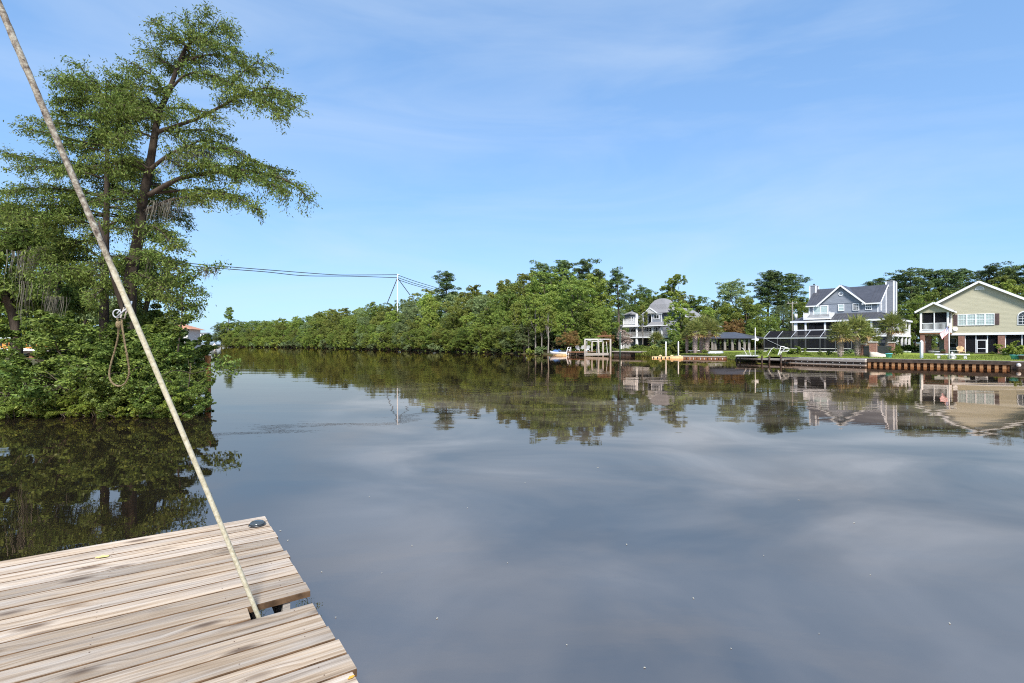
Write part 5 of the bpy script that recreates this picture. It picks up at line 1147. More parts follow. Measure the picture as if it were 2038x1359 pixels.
def grass_patch(name, F, x0, x1, y0, y1, n, seed, h=(0.05,0.12), m='reed', z=0.62, w=0.03):
    rng = np.random.default_rng(seed); x = rng.uniform(x0, x1, n); y = rng.uniform(y0, y1, n)
    P = np.stack([F.X + x*F.c + y*F.s, F.Y - x*F.s + y*F.c, np.full(n, z)], 1); hh = rng.uniform(*h, n)
    T = rng.normal(size=(n,3))*0.25 + np.array([0,0,1.0]); N = rng.normal(size=(n,3)); N[:,2] *= 0.2
    V, Fq = leaf_quads(P + unit(T)*hh[:,None]*0.5, N, hh, w, rng, T)
    return tag(link(name, np_mesh(name, V, Fq, M[m])), 'short bright grass and tufts on the bank', 'grass', kind='stuff')
grass_patch('grass', FC, -13, 14, -33.4, -3, 26000, 1, (0.05,0.13), 'reed', 0.63, 0.035)
grass_patch('grass', FB, -14, -2, -37, -13, 14000, 2, (0.05,0.15), 'reed', 0.63, 0.035)

# rusty sheet-pile bulkhead
y_b = -34.35
bh = empty('sheet_pile_bulkhead', (FC.X, FC.Y, 0), -PSI, 'rust orange corrugated sheet pile bulkhead below the olive house lawn', 'bulkhead')
per = 0.437; n = 23; x0 = -2.75
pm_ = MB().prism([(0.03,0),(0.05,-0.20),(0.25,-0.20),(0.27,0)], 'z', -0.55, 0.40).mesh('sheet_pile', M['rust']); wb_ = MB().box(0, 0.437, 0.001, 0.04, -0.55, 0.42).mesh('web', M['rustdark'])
for i in range(n):
    so = link('sheet_pile', pm_, bh, (x0+i*per, y_b, 0)); link('web', wb_, so)
box(bh, 'wale', 'darkwood', x0-0.05, x0+n*per+0.05, y_b-0.26, y_b+0.25, 0.33, 0.60); box(bh, 'waler_strip', 'rustdark', x0, x0+n*per, y_b-0.12, y_b-0.09, 0.10, 0.17)
box(bh, 'cap', 'greywood', x0, 16, y_b+0.26, y_b+0.65, 0.50, 0.622)
dw = empty('dark_bulkhead', (FC.X, FC.Y, 0), -PSI, 'dark timber bulkhead continuing right of the rusty sheet piles', 'bulkhead')
for k in range(4): box(dw, 'plank', 'darkwood', x0+n*per+0.06, 22, y_b-0.05-0.01*(k%2), y_b+0.2, -0.5+k*0.265, -0.245+k*0.265)
for i in range(3): MB().lathe([(0.02,-0.14),(0.12,-0.10),(0.14,0.0),(0.12,0.10),(0.02,0.14)], (x0+n*per+0.5+i*1.5, y_b-0.2, 0.33), 10).build('fender', M['white2'], dw, True)
# timber wall below the blue house
FW = Frame(*wl(1722, 727), psi=PSI + math.atan2(0.0, 1))
pA, pB_ = Vector((*wl(1722, 727.4), 0)), Vector((*wl(1556, 721.7), 0)); dv = (pA-pB_); ang = math.atan2(dv.y, dv.x); Lw = dv.length
tw = empty('timber_bulkhead', tuple(pB_), ang, 'low grey timber bulkhead with bolted dark band below the pool cage', 'bulkhead')
for z0, z1, yy, m in ((-0.5,-0.03,0.0,'darkwood'), (-0.025,0.075,-0.07,'greywood'), (0.08,0.30,0.02,'darkwood'), (0.305,0.52,-0.06,'greywood')): box(tw, 'plank', m, 0, Lw, yy, 0.25, z0, z1)
for i in range(int(Lw/0.6)): MB().cyl(0.3+i*0.6, 0.0, 0.17, 0.22, 0.035, n=8).build('bolt', M['greymetal'], tw)
box(tw, 'cap', 'concrete', 0, Lw, -0.04, 0.5, 0.522, 0.60)

def deck(name, c, ang, L, Wd, z, label, m='greywood', posts=(), cat='dock', th=0.16, low=True):
    o = empty(name, (c.x, c.y, 0), ang, label, cat); n = int(L/0.30)
    pmz = MB().box(0.006, L/n-0.006, 0, Wd, -0.045, 0).mesh('plank', M[m])
    for i in range(n): link('plank', pmz, o, (i*L/n, 0, z))
    box(o, 'fascia', m, 0, L, -0.05, -0.003, z-th, z-0.003); box(o, 'beam', 'darkwood', 0.02, L-0.02, 0.25, 0.42, z-th-0.1, z-0.05)
    for px_, py_, zt in posts: MB().cyl(px_, py_, -1.0, zt, 0.09, n=10).build('post', M['darkwood'], o)
    return o
c = onz(1465, 719.5); e = onz(1560, 723); a = math.atan2(e.y-c.y, e.x-c.x); Ld = (e-c).length
gd = deck('grey_dock', c, a, Ld, 2.2, 0.44, 'grey timber dock with dark posts below the pool cage', 'greywood', [(Ld*k, -0.02, zt) for k, zt in ((0.02,0.50),(0.10,0.55),(0.57,0.72),(0.72,0.72),(0.95,0.85))] + [(Ld*k, 2.1, 0.4) for k in (0.1,0.5,0.9)])
flat('boat_ramp', [onz(1462,709.5,0.62).xy, onz(1512,709.5,0.62).xy, onz(1508,700.5,0.62).xy, onz(1478,700.5,0.62).xy], 0.652, 'concrete')
def pipe(name, pts, r, m, label, cat, Y, parts=None):
    P = [at(x, y, Y + (dy[0] if dy else 0)) for x, y, *dy in pts]; o = empty(name, (P[0].x, P[0].y, P[0].z), 0, label, cat)
    MB().tube([q - P[0] for q in smooth_path(P, 4)], r, 8).build('tube', M[m], o, True); return o, P[0]
Yd = c.y + 1.0
pipe('handrail', [(1488,708),(1484,702),(1480,695),(1476,692)], 0.030, 'white2', 'white curved pipe rail leaning out at the left end of the grey dock', 'handrail', Yd)
pipe('handrail', [(1494,708),(1492,700),(1490,692)], 0.030, 'white2', 'short straight white pipe beside the boat ramp', 'handrail', Yd)
pipe('handrail', [(1527,709),(1531,702),(1536,694),(1541,692)], 0.030, 'white2', 'white pipe rail curving up over the middle of the grey dock', 'handrail', Yd-2)
o, p0 = pipe('pool_ladder', [(1552,707),(1557,699),(1563,693),(1568,692),(1570,697),(1562,699)], 0.030, 'white2', 'white looped ladder rails at the right end of the grey dock', 'ladder', Yd-4)
MB().tube([q - p0 for q in smooth_path([at(x, y, Yd-4.4) for x, y in ((1548,707),(1552,697),(1554,690),(1560,690),(1567,694))], 4)], 0.034, 8).build('tube', M['white'], o, True)
for t in (0.3, 0.6): MB().bar(at(1552+t*6,707-t*9,Yd-4)-p0, at(1548+t*5,707-t*10,Yd-4.4)-p0, 0.05, 0.04).build('step', M['white'], o)

# floating docks
c = onz(1341, 713); e = onz(1443, 714.5); a = math.atan2(e.y-c.y, e.x-c.x); Ld = (e-c).length
fd = deck('floating_dock', c, a, Ld, 1.8, 0.34, 'brown floating dock moored beside the tan float', 'greywood', [], th=0.1)
box(fd, 'pontoon', 'brownwood', 0.05, Ld-0.05, 0.0, 1.7, -0.12, 0.22)
for i in range(14): MB().cyl(0.3+i*(Ld-0.6)/13, -0.02, 0.02, 0.12, 0.06, n=8).build('float_plug', M['white2'] if i % 3 else M['black'], fd)
c = onz(1298, 712.5); e = onz(1360, 713.2); a = math.atan2(e.y-c.y, e.x-c.x); Ld = (e-c).length
tf = empty('plastic_float', tuple(c), a, 'tan plastic drive-on float with dark holes left of the brown floating dock', 'float')
nb = 8
for i in range(nb):
    b_ = MB().box(i*Ld/nb+0.01, (i+1)*Ld/nb-0.01, -0.3, 1.6, -0.15, 0.20 + 0.09*max(0, i-2)/5).build('float_block', M['tan'], tf)
    if i < 5: MB().tube([(i*Ld/nb+Ld/nb*0.5,-0.31,0.08),(i*Ld/nb+Ld/nb*0.5,-0.29,0.08)], 0.10, 10).build('hole', M['black'], b_)
for i in (2, 5, 7): MB().lathe([(0.22,0.0),(0.22,0.05),(0.10,0.14),(0.03,0.16)], (i*Ld/nb, 0.4, 0.29), 10).build('cleat', M['tan'], tf)
for px, lab in ((1328, 'white mooring pile rising through the tan float'), (1353, 'white mooring pile between tan float and brown dock')):
    q = onz(px, 712.5); o = empty('mooring_pile', (q.x, q.y+0.6, 0), 0, lab, 'pile'); MB().cyl(0,0,-1.2,2.12,0.085,n=12).build('shaft', M['white2'], o, True); MB().lathe([(0.10,2.122),(0.10,2.16),(0.02,2.28)], n=12).build('cap', M['white'], o, True)

# jet-ski dock with boat lift
c = onz(1128, 707.3); e = onz(1166, 708.2); a = math.atan2(e.y-c.y, e.x-c.x) ; Ld = (e-c).length
jd = deck('jetty', c, a, Ld, 3.5, 0.66, 'brown jetty with crossed braces and white garden chairs', 'brownwood', [(Ld*k, 0.1, 0.6) for k in (0.02,0.5,0.98)])
for i in range(2): 
    for s in (0, 1): MB().bar((Ld*(0.5*i+0.03), 0.05, 0.05+0.4*s), (Ld*(0.5*i+0.47), 0.05, 0.45-0.4*s), 0.05, 0.09).build('brace', M['darkwood'], jd)
c2 = onz(1213, 708.5); e2 = onz(1272, 709.8); a2 = math.atan2(e2.y-c2.y, e2.x-c2.x); L2 = (e2-c2).length
wd = deck('walkway', c2 + Vector((0.6,1.2,0)), a2, L2, 1.6, 0.80, 'grey walkway on dark piers running right from the boat lift', 'greywood', [])
for k in (0.06, 0.28, 0.46): box(wd, 'pier', 'darkwood', L2*k, L2*k+0.9, 0.1, 1.4, -0.6, 0.62)
def adirondack(loc, rz, label):
    o = empty('garden_chair', loc, rz, label, 'chair', 'white garden chairs on the jetty')
    MB().slab([(-0.3,-0.3,0.38),(0.3,-0.3,0.38),(0.3,0.25,0.28),(-0.3,0.25,0.28)], 0.04).build('seat', M['white'], o)
    for i in range(5): MB().bar((-0.24+i*0.12,0.22,0.28), (-0.30+i*0.15,0.52,1.02-0.05*abs(i-2)), 0.10, 0.025, (0,1,0)).build('back_slat', M['white'], o)
    for s in (-1, 1):
        MB().box(s*0.36-0.06, s*0.36+0.06, -0.38, 0.3, 0.56, 0.59).build('arm', M['white'], o); MB().box(s*0.34-0.03, s*0.34+0.03, -0.34, -0.26, 0.0, 0.56).build('leg', M['white'], o); MB().bar((s*0.33,-0.2,0.36), (s*0.33,0.5,0.02), 0.04, 0.10).build('leg', M['white'], o)
for px, r, lab in ((1151, 2.6, 'white garden chair nearest the rusty leaved tree on the jetty'), (1160, 3.2, 'middle white garden chair on the jetty'), (1168, 3.6, 'white garden chair beside the boat lift post')):
    q = at(px, HY, c.y + 2.2); adirondack((q.x, q.y, 0.66), r, lab)
def jetski(loc, rz, label):
    o = empty('jet_ski', loc, rz, label, 'jet ski', 'jet skis on the float')
    P = [(-1.4,0.42,0.30),(-0.6,0.55,0.36),(0.4,0.55,0.40),(1.1,0.38,0.46),(1.55,0.04,0.58)]; vs, fs = [], []
    for x, w, h in P: vs += [(x,-w*0.55,0.0+0.10*(x>1.3)),(x,w*0.55,0.0+0.10*(x>1.3)),(x,w,h*0.62),(x,w*0.7,h),(x,-w*0.7,h),(x,-w,h*0.62)]
    for i in range(4):
        for k in range(6): fs.append((i*6+k, i*6+(k+1)%6, (i+1)*6+(k+1)%6, (i+1)*6+k))
    fs += [(5,4,3,2,1,0), tuple(24+k for k in range(6))]; MB().add(vs, fs).build('hull', M['white2'], o, True)
    MB().prism([(-1.2,0.36),(-0.2,0.38),(0.2,0.62),(0.55,0.78),(0.85,0.60),(1.2,0.46),(1.1,0.40)], 'y', -0.26, 0.26).build('cowl', M['bluep'], o); MB().prism([(-1.25,0.40),(0.1,0.42),(0.0,0.62),(-0.5,0.58),(-1.2,0.66)], 'y', -0.19, 0.19).build('seat', M['black'], o)
    MB().tube([(0.45,-0.4,0.92),(0.55,0,0.80),(0.45,0.4,0.92)], 0.03, 6).build('handlebar', M['black'], o)
q = onz(1112, 707.2); fo = empty('jet_ski_float', (q.x, q.y, 0), a, 'low tan float carrying two jet skis', 'float'); MB().box(-1.2,1.2,-0.2,1.5,-0.1,0.20).build('float_block', M['tan'], fo); MB().box(-1.25,1.25,1.55,2.6,-0.1,0.20).build('float_block', M['tan'], fo)
jetski((q.x-0.0, q.y+0.3, 0.205), 2.7, 'blue and white jet ski parked nearest the camera side of the float'); jetski((q.x+0.7, q.y+1.9, 0.205), 2.7, 'second jet ski parked behind on the tan float')
o, p0 = pipe('water_ladder', [(1127,708),(1128,700),(1130,692),(1133,691)], 0.05, 'white', 'pair of white ladder rails standing at the left end of the jetty', 'ladder', c.y-0.1)
MB().tube([at(x, y, c.y-0.3) - p0 for x, y in ((1131,708),(1133,698),(1136,690),(1136,708))], 0.05, 8).build('tube', M['white'], o, True)
for t in (0.2, 0.45, 0.7): MB().bar(at(1127+t*2,708-t*16,c.y-0.1)-p0, at(1131+t*4,708-t*18,c.y-0.3)-p0, 0.05, 0.05).build('rung', M['white'], o)
YL = onz(1165, 709).y
bl = empty('boat_lift', tuple(onz(1165, 709)), 0, 'open boat lift of weathered piles with white overhead beams', 'boat lift'); b0 = Vector(bl.location)
def lp(px, py, dy=0.0): return at(px, py, YL + dy) - b0
for px, top, dy in ((1164,676,0), (1191,674,0), (1215,674,-1.5), (1178,680,5), (1200,680,4)):
    t = lp(px, top, dy); MB().tube([(t.x,t.y,-1.0), tuple(t)], [0.15,0.13], 10).build('pile', M['greywood'], bl, True)
for (x1, y1, d1), (x2, y2, d2) in (((1164,675,0),(1191,675,0)), ((1191,675,0),(1215,675,-1.5)), ((1178,679,5),(1200,679,4)), ((1164,675,0),(1178,679,5)), ((1191,675,0),(1200,679,4))): MB().bar(lp(x1,y1,d1), lp(x2,y2,d2), 0.10, 0.15).build('beam', M['white2'], bl)
MB().bar(lp(1191,669,0.5), lp(1214,668,-1), 0.5, 0.22).build('motor_box', M['brownwood'], bl)
for x1, y1, x2, y2 in ((1168,679,1168,703), (1189,676,1187,703), (1191,680,1193,705), (1207,680,1209,705)): MB().bar(lp(x1,y1,0.8), lp(x2,y2,0.8), 0.08, 0.08).build('guide_post', M['white2'], bl)
for y in (704, 706.5): MB().bar(lp(1166,y,0.6), lp(1212,y-0.8,-1), 0.16, 0.18).build('cradle_beam', M['greywood'], bl)
q = onz(1234, 711); o = empty('marker_pile', (q.x, q.y, 0), 0, 'thin dark green pile standing in the water before the walkway', 'pile'); MB().cyl(0,0,-1,CZ+(684-662)/FPX*q.y,0.09).build('shaft', mat('green_pile', (0.02,0.045,0.03), (0.04,0.07,0.05), 4), o, True); MB().lathe([(0.11,0),(0.11,0.05),(0.02,0.12)], (0,0,CZ+(684-662)/FPX*q.y+0.001), 10).build('cap', M['black'], o)

# ------------------------------------------------------------------ palms
def palm_mesh(seed, R=1.6, nf=58):
    rng = np.random.default_rng(seed); C = [[], []]
    stems = MB()
    for i in range(nf):
        el = math.radians(80 - 118*(i/nf)**0.9); az = i*2.399 + rng.normal()*0.2; dead = el < math.radians(-24)
        d = np.array([math.cos(az)*math.cos(el), math.sin(az)*math.cos(el), math.sin(el)]); pl = R*rng.uniform(0.45, 0.62); hub = d*pl + np.array([0,0,-0.06*(1-math.sin(el))])
        stems.tube([(0,0,0), tuple(hub*0.5 + np.array([0,0,0.04])), tuple(hub)], [0.022,0.016,0.010], 3, False)
        s = np.cross(d, [0,0,1.0]); s = s/max(1e-6, np.linalg.norm(s)); u = np.cross(s, d)
        for k in range(15):
            a = (k-7)/7*1.75; bd = d*math.cos(a) + s*math.sin(a); bd = bd + np.array([0,0,-0.28 - 0.25*rng.random()]) + u*0.15; bd /= np.linalg.norm(bd)
            L = R*rng.uniform(0.42, 0.60)*(1-0.10*abs(a)); C[1 if dead else 0].append((hub + bd*L*0.5, bd, u + rng.normal(size=3)*0.35, L))
    out = []
    for c_, mm in zip(C, ('frond', 'deadfrond')):
        P = np.array([x[0] for x in c_]); T = np.array([x[1] for x in c_]); N = np.array([x[2] for x in c_]); L = np.array([x[3] for x in c_])
        V, Fq = leaf_quads(P, N, L, 0.085*R/1.6, rng, T); out.append(np_mesh('fronds' if mm == 'frond' else 'dry_fronds', V, Fq, M[mm]))
    return out + [stems.mesh('stalks', M['frond'], True)]
PM = [palm_mesh(1), palm_mesh(2), palm_mesh(3)]
def palm(px, base, cyp_, rpx, label, v=0, lean=0.0, half=0.2):
    q = onz(px, base, 0.6); Y = q.y; zc = CZ + (HY - cyp_)/FPX*Y; R_ = rpx/FPX*Y
    o = empty('palm_tree', (q.x, q.y, 0.55), 0, label, 'palm', 'sabal palms on the right bank'); h = zc - 0.55; t = MB()
    P = [(lean*k*k, 0, h*k) for k in (0,0.15,0.4,0.7,0.97)]; t.tube(P, [half*0.85,half*0.75,half*0.8,half,half*0.55], 12); t.build('trunk', M['palmtrunk'], o, True)
    b = MB(); rr = random.Random(px); n = int(h/0.075)
    for i in range(n):
        k = 0.10 + 0.88*i/n
        for j in range(5):
            a = j*1.2566 + i*0.62; r = half*(0.82 + 0.16*k); c = Vector((lean*k*k + r*math.cos(a), r*math.sin(a), h*k)); d = Vector((math.cos(a)*0.75 - 0.8*math.sin(a)*(1 if (i+j)%2 else -1), math.sin(a)*0.75 + 0.8*math.cos(a)*(1 if (i+j)%2 else -1), 1.0)).normalized()
            b.bar(c, c + d*rr.uniform(0.12, 0.22), 0.05, 0.02)
    b.build('boots', M['palmtrunk'], o)
    s = R_/1.6*1.12; fr_ = PM[v]
    for nm, me in zip(('fronds','dry_fronds','stalks'), fr_): link(nm, me, o, (lean, 0, h), rr.uniform(0, 6), (s, s, s))
palm(1672, 711, 664, 25, 'shorter palm with rusty lower fronds left of the tall palm', 0, 0.05, 0.24); palm(1706, 709, 656, 30, 'tallest palm with pale criss-cross trunk before the blue house', 1, -0.1, 0.27); palm(1722, 707, 672, 24, 'low golden palm head tucked right of the tallest palm', 2, 0.3, 0.2); palm(1766, 706, 648, 27, 'leaning palm with a golden crown near the olive house', 2, 0.6, 0.24)
palm(1383, 703.5, 657, 22, 'left palm of the trio beside the pavilion', 0, 0.1, 0.3); palm(1396, 702.5, 650, 25, 'rear tall palm of the trio beside the pavilion', 1, 0.2, 0.28); palm(1406, 703, 656, 24, 'right palm of the trio nearest the pavilion roof', 2, 0.5, 0.3); palm(1367, 703, 668, 13, 'thin palm with a dead orange skirt left of the trio', 0, 0.0, 0.14); palm(1307, 698, 676, 17, 'small blue green palm in front of the grey house', 1, 0.0, 0.14)

# ------------------------------------------------------------------ open pavilion
FP = Frame(*at(1440, HY, 100).xy)
PV = empty('pavilion', (FP.X, FP.Y, 0), -PSI, 'open pavilion with low hipped roof on many pale posts', 'pavilion')
xa, za = FP.L(1391, 672); xb, zb = FP.L(1499, 673.5); ze = 3.05; xm0, zr = FP.L(1421, 660.5, 3.2); xm1, _ = FP.L(1463, 660.5, 3.2)
v_ = [(xa,-0.5,ze),(xb,-0.5,ze),(xb,7,ze),(xa,7,ze),(xm0,3.2,4.25),(xm1,3.2,4.25)]
MB().add(v_ + [(x,y,z-0.16) for x,y,z in v_[:4]], [(0,1,5,4),(1,2,5),(2,3,4,5),(3,0,4),(9,8,7,6),(0,6,7,1),(1,7,8,2),(2,8,9,3),(3,9,6,0)]).build('roof', M['roof'], PV)
for px, y in ((1418,0),(1424,0.2),(1438,6),(1443,0),(1452,6),(1458,0),(1468,6),(1472,0),(1482,0),(1491,0.1),(1430,6.3),(1400,0.1)):
    x, _ = FP.L(px, 690, y); box(PV, 'post', 'greywood', x-0.16, x+0.16, y-0.16, y+0.16, 0.5, ze-0.165)
box(PV, 'floor', 'concrete', xa+0.4, xb-0.4, -0.3, 6.8, 0.5, 0.72)
q = onz(1425, 704, 0.62); rbt = empty('rowing_boat', (q.x, q.y, 0.64), 0.5, 'upturned pale grey rowing boat on the grass by the palms', 'boat')
vs, fs = [], []
for i in range(9):
    t = i/8; w = 0.62*math.sin(math.pi*min(0.97, 0.12+t*0.86))**0.7; hgt = 0.52 - 0.10*abs(t-0.5)
    for k in range(7): a_ = math.pi*k/6; vs.append(((t-0.5)*3.4, -w*math.cos(a_), hgt*math.sin(a_)))
for i in range(8):
    for k in range(6): fs.append((i*7+k, (i+1)*7+k, (i+1)*7+k+1, i*7+k+1))
fs += [tuple(range(7)), tuple(56+k for k in range(7))]
MB().add(vs, fs).build('hull', M['greymetal'], rbt, True); box(rbt, 'keel', 'white2', -1.5, 1.5, -0.03, 0.03, 0.46, 0.56); rbt.scale = (0.8, 0.75, 0.62)
q = onz(1383, 702.5, 0.62); bn = empty('dock_box', (q.x, q.y+0.4, 0.62), -0.5, 'low white bench plank in front of the palm trio', 'bench'); box(bn, 'top', 'white', -0.8, 0.8, -0.25, 0.25, 0.30, 0.38)
for x in (-0.65, 0.65): box(bn, 'leg', 'darkwood', x-0.08, x+0.08, -0.2, 0.2, 0.0, 0.298)

# ------------------------------------------------------------------ garden trees and shrubs
def gtree(v, px, base, top, label, wide=1.0, cat='tree', z=0.6, Y=None, name='garden_tree'):
    if Y is None: Y = onz(px, base, z).y
    p = at(px, HY, Y); plant(BL[v], name, p.x, p.y, z, CZ + (HY-top)/FPX*Y - z, label, cat, None, wide)
gtree('rust', 1131, 0, 664, 'low spreading tree with rusty orange leaves behind the jetty', 1.0, Y=88); gtree('pink', 1243, 0, 658, 'crepe myrtle with pale pink blossom before the grey house', 1.0, Y=88); gtree('rust', 1205, 0, 664, 'small rusty tree behind the boat lift', 0.8, Y=96)
gtree('light2', 1352, 0, 598, 'leafy tree hiding the right half of the grey house', 0.95, Y=100); gtree('olive1', 1375, 0, 622, 'olive tree in front of the grey house wing', 0.85, Y=98); gtree('bare2', 1279, 0, 606, 'slender pale tree standing before the grey house balcony', 0.55, Y=104); gtree('oak1', 1342, 0, 655, 'dark bushy tree behind the white mooring piles', 0.9, Y=84); gtree('rust', 1455, 0, 644, 'bronze leaved small tree behind the pavilion roof', 0.9, Y=118); gtree('oak2', 1500, 0, 640, 'round green tree right of the pavilion', 0.9, Y=104)
gtree('oak1', 1780, 0, 668, 'dark small tree behind the brick gate pillars', 0.9, Y=64); gtree('light1', 1856, 0, 660, 'bright green tree seen through the open carport of the olive house', 0.8, Y=90)
def gshrub(v, px, base, h, label, wide=1.2, z=0.62):
    q = onz(px, base, z); plant(SH[v], 'garden_shrub', q.x, q.y, z-0.04, h, label, 'shrub', None, wide, parts=('stems', 'foliage'))
for v, px, b, h, lab in (('far3',1541,705,0.95,'round bright green shrub behind the white ladder'), ('far3',1583,706,1.15,'large round green shrub left of the palms by the cage'), ('far1',1508,706,0.6,'small dark shrub at the boat ramp'), ('y1',1633,707.5,0.55,'small yellow flowering shrub in the bed before the cage'), ('far3',1607,708,0.5,'low green shrub in the bed between two bigger shrubs'), ('g2',1652,707.5,0.6,'low leafy shrub left of the shorter palm'), ('y1',1785,708,0.9,'yellow flowering shrub beside the teal pot'), ('far1',1752,704,1.0,'dark shrub between the brick gate pillars'), ('far1',1800,702,1.3,'dark shrub right of the brick gate pillars'), ('far1',1818,702,1.2,'dark shrub under the white porch of the blue house'), ('far2',1690,705,0.7,'dark spiky shrub between the two front palms'),
    ('far3',2023,708,1.75,'big bright green bush at the right end of the olive house lawn'), ('far3',1928,707,0.5,'small green plant left of the screen door'), ('far3',1975,707,0.5,'small green plant right of the screen door'), ('far2',2008,707,0.7,'dry brownish shrub by the right brick pier'), ('far1',1404,703.5,0.6,'low shrub at the foot of the palm trio')):
    gshrub(v, px, b, h, lab)
# marsh grass and scrub in front of the grey house
rg = np.random.default_rng(9); P, hh = [], []
for i in range(9000):
    px = rg.uniform(1255, 1335); Yb = bankY(px); Y = Yb + rg.uniform(0.0, 9.0); z = gz(Y, Yb); h = rg.uniform(0.4, 1.25); P.append((at(px, HY, Y).x, Y, z)); hh.append(h)
for i in range(2500):
    px = rg.uniform(1195, 1260); Yb = bankY(px); Y = Yb + rg.uniform(0.0, 7.0); h = rg.uniform(0.3, 0.8); P.append((at(px, HY, Y).x, Y, gz(Y, Yb))); hh.append(h)
for i in range(2500):
    px = rg.uniform(1335, 1470); Yb = bankY(px); Y = Yb + rg.uniform(0.0, 3.0); h = rg.uniform(0.1, 0.45); P.append((at(px, HY, Y).x, Y, gz(Y, Yb))); hh.append(h)
P = np.array(P); hh = np.array(hh); T = rg.normal(size=(len(P),3))*0.3 + np.array([0,0,1.0]); N = rg.normal(size=(len(P),3)); N[:,2] *= 0.2
V, Fq = leaf_quads(P + unit(T)*hh[:,None]*0.45, N, hh, 0.07, rg, T)
tag(link('marsh_grass', np_mesh('marsh_grass', V, Fq, M['reed'])), 'tall yellow green marsh grass along the shore before the grey house', 'marsh grass', kind='stuff')
for i, px in enumerate((1262,1276,1290,1305,1318,1332,1345,1357,1370)):
    Yb = bankY(px); q = at(px, HY, Yb + 2.5 + (i % 3)*1.5); plant(SH[('far3','far1','far2')[i % 3]], 'bank_shrub', q.x, q.y, 0.25, 1.3 + 0.35*(i % 2) + (0.9 if px > 1325 else 0), 'scrubby bush in the marsh grass before the grey house', 'shrub', 'bushes before the grey house', 1.3, parts=('stems','foliage'))

# ------------------------------------------------------------------ gate pillars, fence and garden ornaments
FCz = 0.62
def gp(px, py): return onz(px, py, FCz)
pil = []
for px, b, h, lab in ((1717,708.5,1.35,'brick gate pillar half hidden behind the palms'), (1738,711,1.55,'brick gate pillar in the middle with pale cap'), (1775,706.5,1.55,'brick gate pillar nearest the leaning palm')):
    q = gp(px, b); pil.append(q); o = empty('brick_pillar', (q.x, q.y, FCz-0.1), -PSI, lab, 'pillar', 'brick gate pillars'); box(o, 'shaft', 'brick', -0.28, 0.28, -0.28, 0.28, 0, h); box(o, 'cap', 'concrete', -0.34, 0.34, -0.34, 0.34, h+0.002, h+0.10)
for a_, b_, lab in ((pil[0], pil[1], 'black picket fence between hidden and middle pillars'), (pil[1], pil[2], 'black picket fence between middle and right pillars')):
    o = empty('picket_fence', (a_.x, a_.y, FCz), math.atan2(b_.y-a_.y, b_.x-a_.x), lab, 'fence'); L_ = (b_-a_).length; n = int(L_/0.14)
    pmz = MB().cyl(0,0,0,1.1,0.014,n=6).mesh('picket', M['black'])
    for i in range(3, n-2): link('picket', pmz, o, (L_*i/n, 0, 0))
    for z in (0.15, 0.98): MB().bar((0.30,0,z), (L_-0.30,0,z), 0.03, 0.04).build('rail', M['black'], o)
q = gp(1834, 713.5); o = empty('white_post', (q.x, q.y, FCz-0.1), 0, 'square white post at the lawn edge below the porch pier', 'post'); box(o, 'shaft', 'white', -0.09, 0.09, -0.09, 0.09, 0, 1.62); MB().lathe([(0.13,1.622),(0.13,1.66),(0.01,1.75)], n=4).build('cap', M['white'], o)
# boat under a tan tarp, teal pot
q = gp(1757, 711.5); o = empty('covered_dinghy', (q.x, q.y+0.3, FCz), -PSI, 'small dinghy under a tan tarpaulin on the bank', 'boat')
vs, fs = [], []
for i in range(9):
    t = i/8; w = 0.5*math.sin(math.pi*(0.1+0.8*t))**0.6; h = 0.62 - 0.42*t
    for k in range(7): a_ = math.pi*k/6; vs.append(((t-0.5)*1.7, -w*math.cos(a_), max(0.02, h*math.sin(a_)*(1+0.08*math.sin(k*3+i*2)))))
for i in range(8):
    for k in range(6): fs.append((i*7+k, (i+1)*7+k, (i+1)*7+k+1, i*7+k+1))
fs += [tuple(range(7)), tuple(56+k for k in range(7))]
MB().add(vs, fs).build('tarpaulin', mat('tan_tarp', (0.42,0.36,0.29), (0.58,0.51,0.43), 3, 0.8, 0.2, 0.3), o, True)
def pot(px, py, r, h, m, label, name='flower_pot', plant_=None):
    q = gp(px, py); o = empty(name, (q.x, q.y, FCz), 0, label, 'pot'); MB().lathe([(r*0.65,0),(r*0.72,0.02),(r*0.98,h*0.85),(r*1.08,h*0.86),(r*1.08,h),(r*0.9,h),(r*0.85,h*0.8)], n=16).build('bowl', M[m], o, True)
    MB().lathe([(r*0.84,h*0.81),(r*0.3,h*0.86),(0.01,h*0.87)], n=16).build('soil', M['mulch'], o)
    if plant_: link('plant', SH[plant_].crown, o, (0,0,h*0.7), 0, (r*0.8, r*0.8, r*0.9))
pot(1769, 712, 0.28, 0.42, 'teal', 'teal glazed pot beside the covered dinghy'); pot(2023, 716, 0.40, 0.42, 'teal', 'teal planter at the lawn edge under the big bush', plant_='far3'); pot(1801, 704, 0.22, 0.36, 'white', 'left white urn under the wraparound porch'); pot(1809, 704.5, 0.22, 0.36, 'white', 'right white urn under the wraparound porch'); pot(1853, 704.8, 0.30, 0.42, 'white2', 'white tub between the porch piers'); pot(1865, 705.3, 0.34, 0.36, 'white', 'pale wide tub in front of the carport wall'); pot(1877, 705.5, 0.24, 0.34, 'brownwood', 'brown pot at the foot of the right porch pier', plant_='far2'); pot(2035, 716.5, 0.25, 0.4, 'shutter', 'dark red pot beside the teal planter')
def garden_bench(px, py, label):
    q = gp(px, py); o = empty('stone_bench', (q.x, q.y, FCz), -PSI, label, 'bench', 'white stone benches on the lawn'); box(o, 'top', 'white', -0.62, 0.62, -0.2, 0.2, 0.36, 0.46)
    for x in (-0.34, 0.34): box(o, 'leg', 'white2', x-0.09, x+0.09, -0.16, 0.16, 0.0, 0.358)
garden_bench(1879, 714.6, 'white stone bench left of the flagpole'); garden_bench(1911, 714.6, 'white stone bench right of the flagpole')
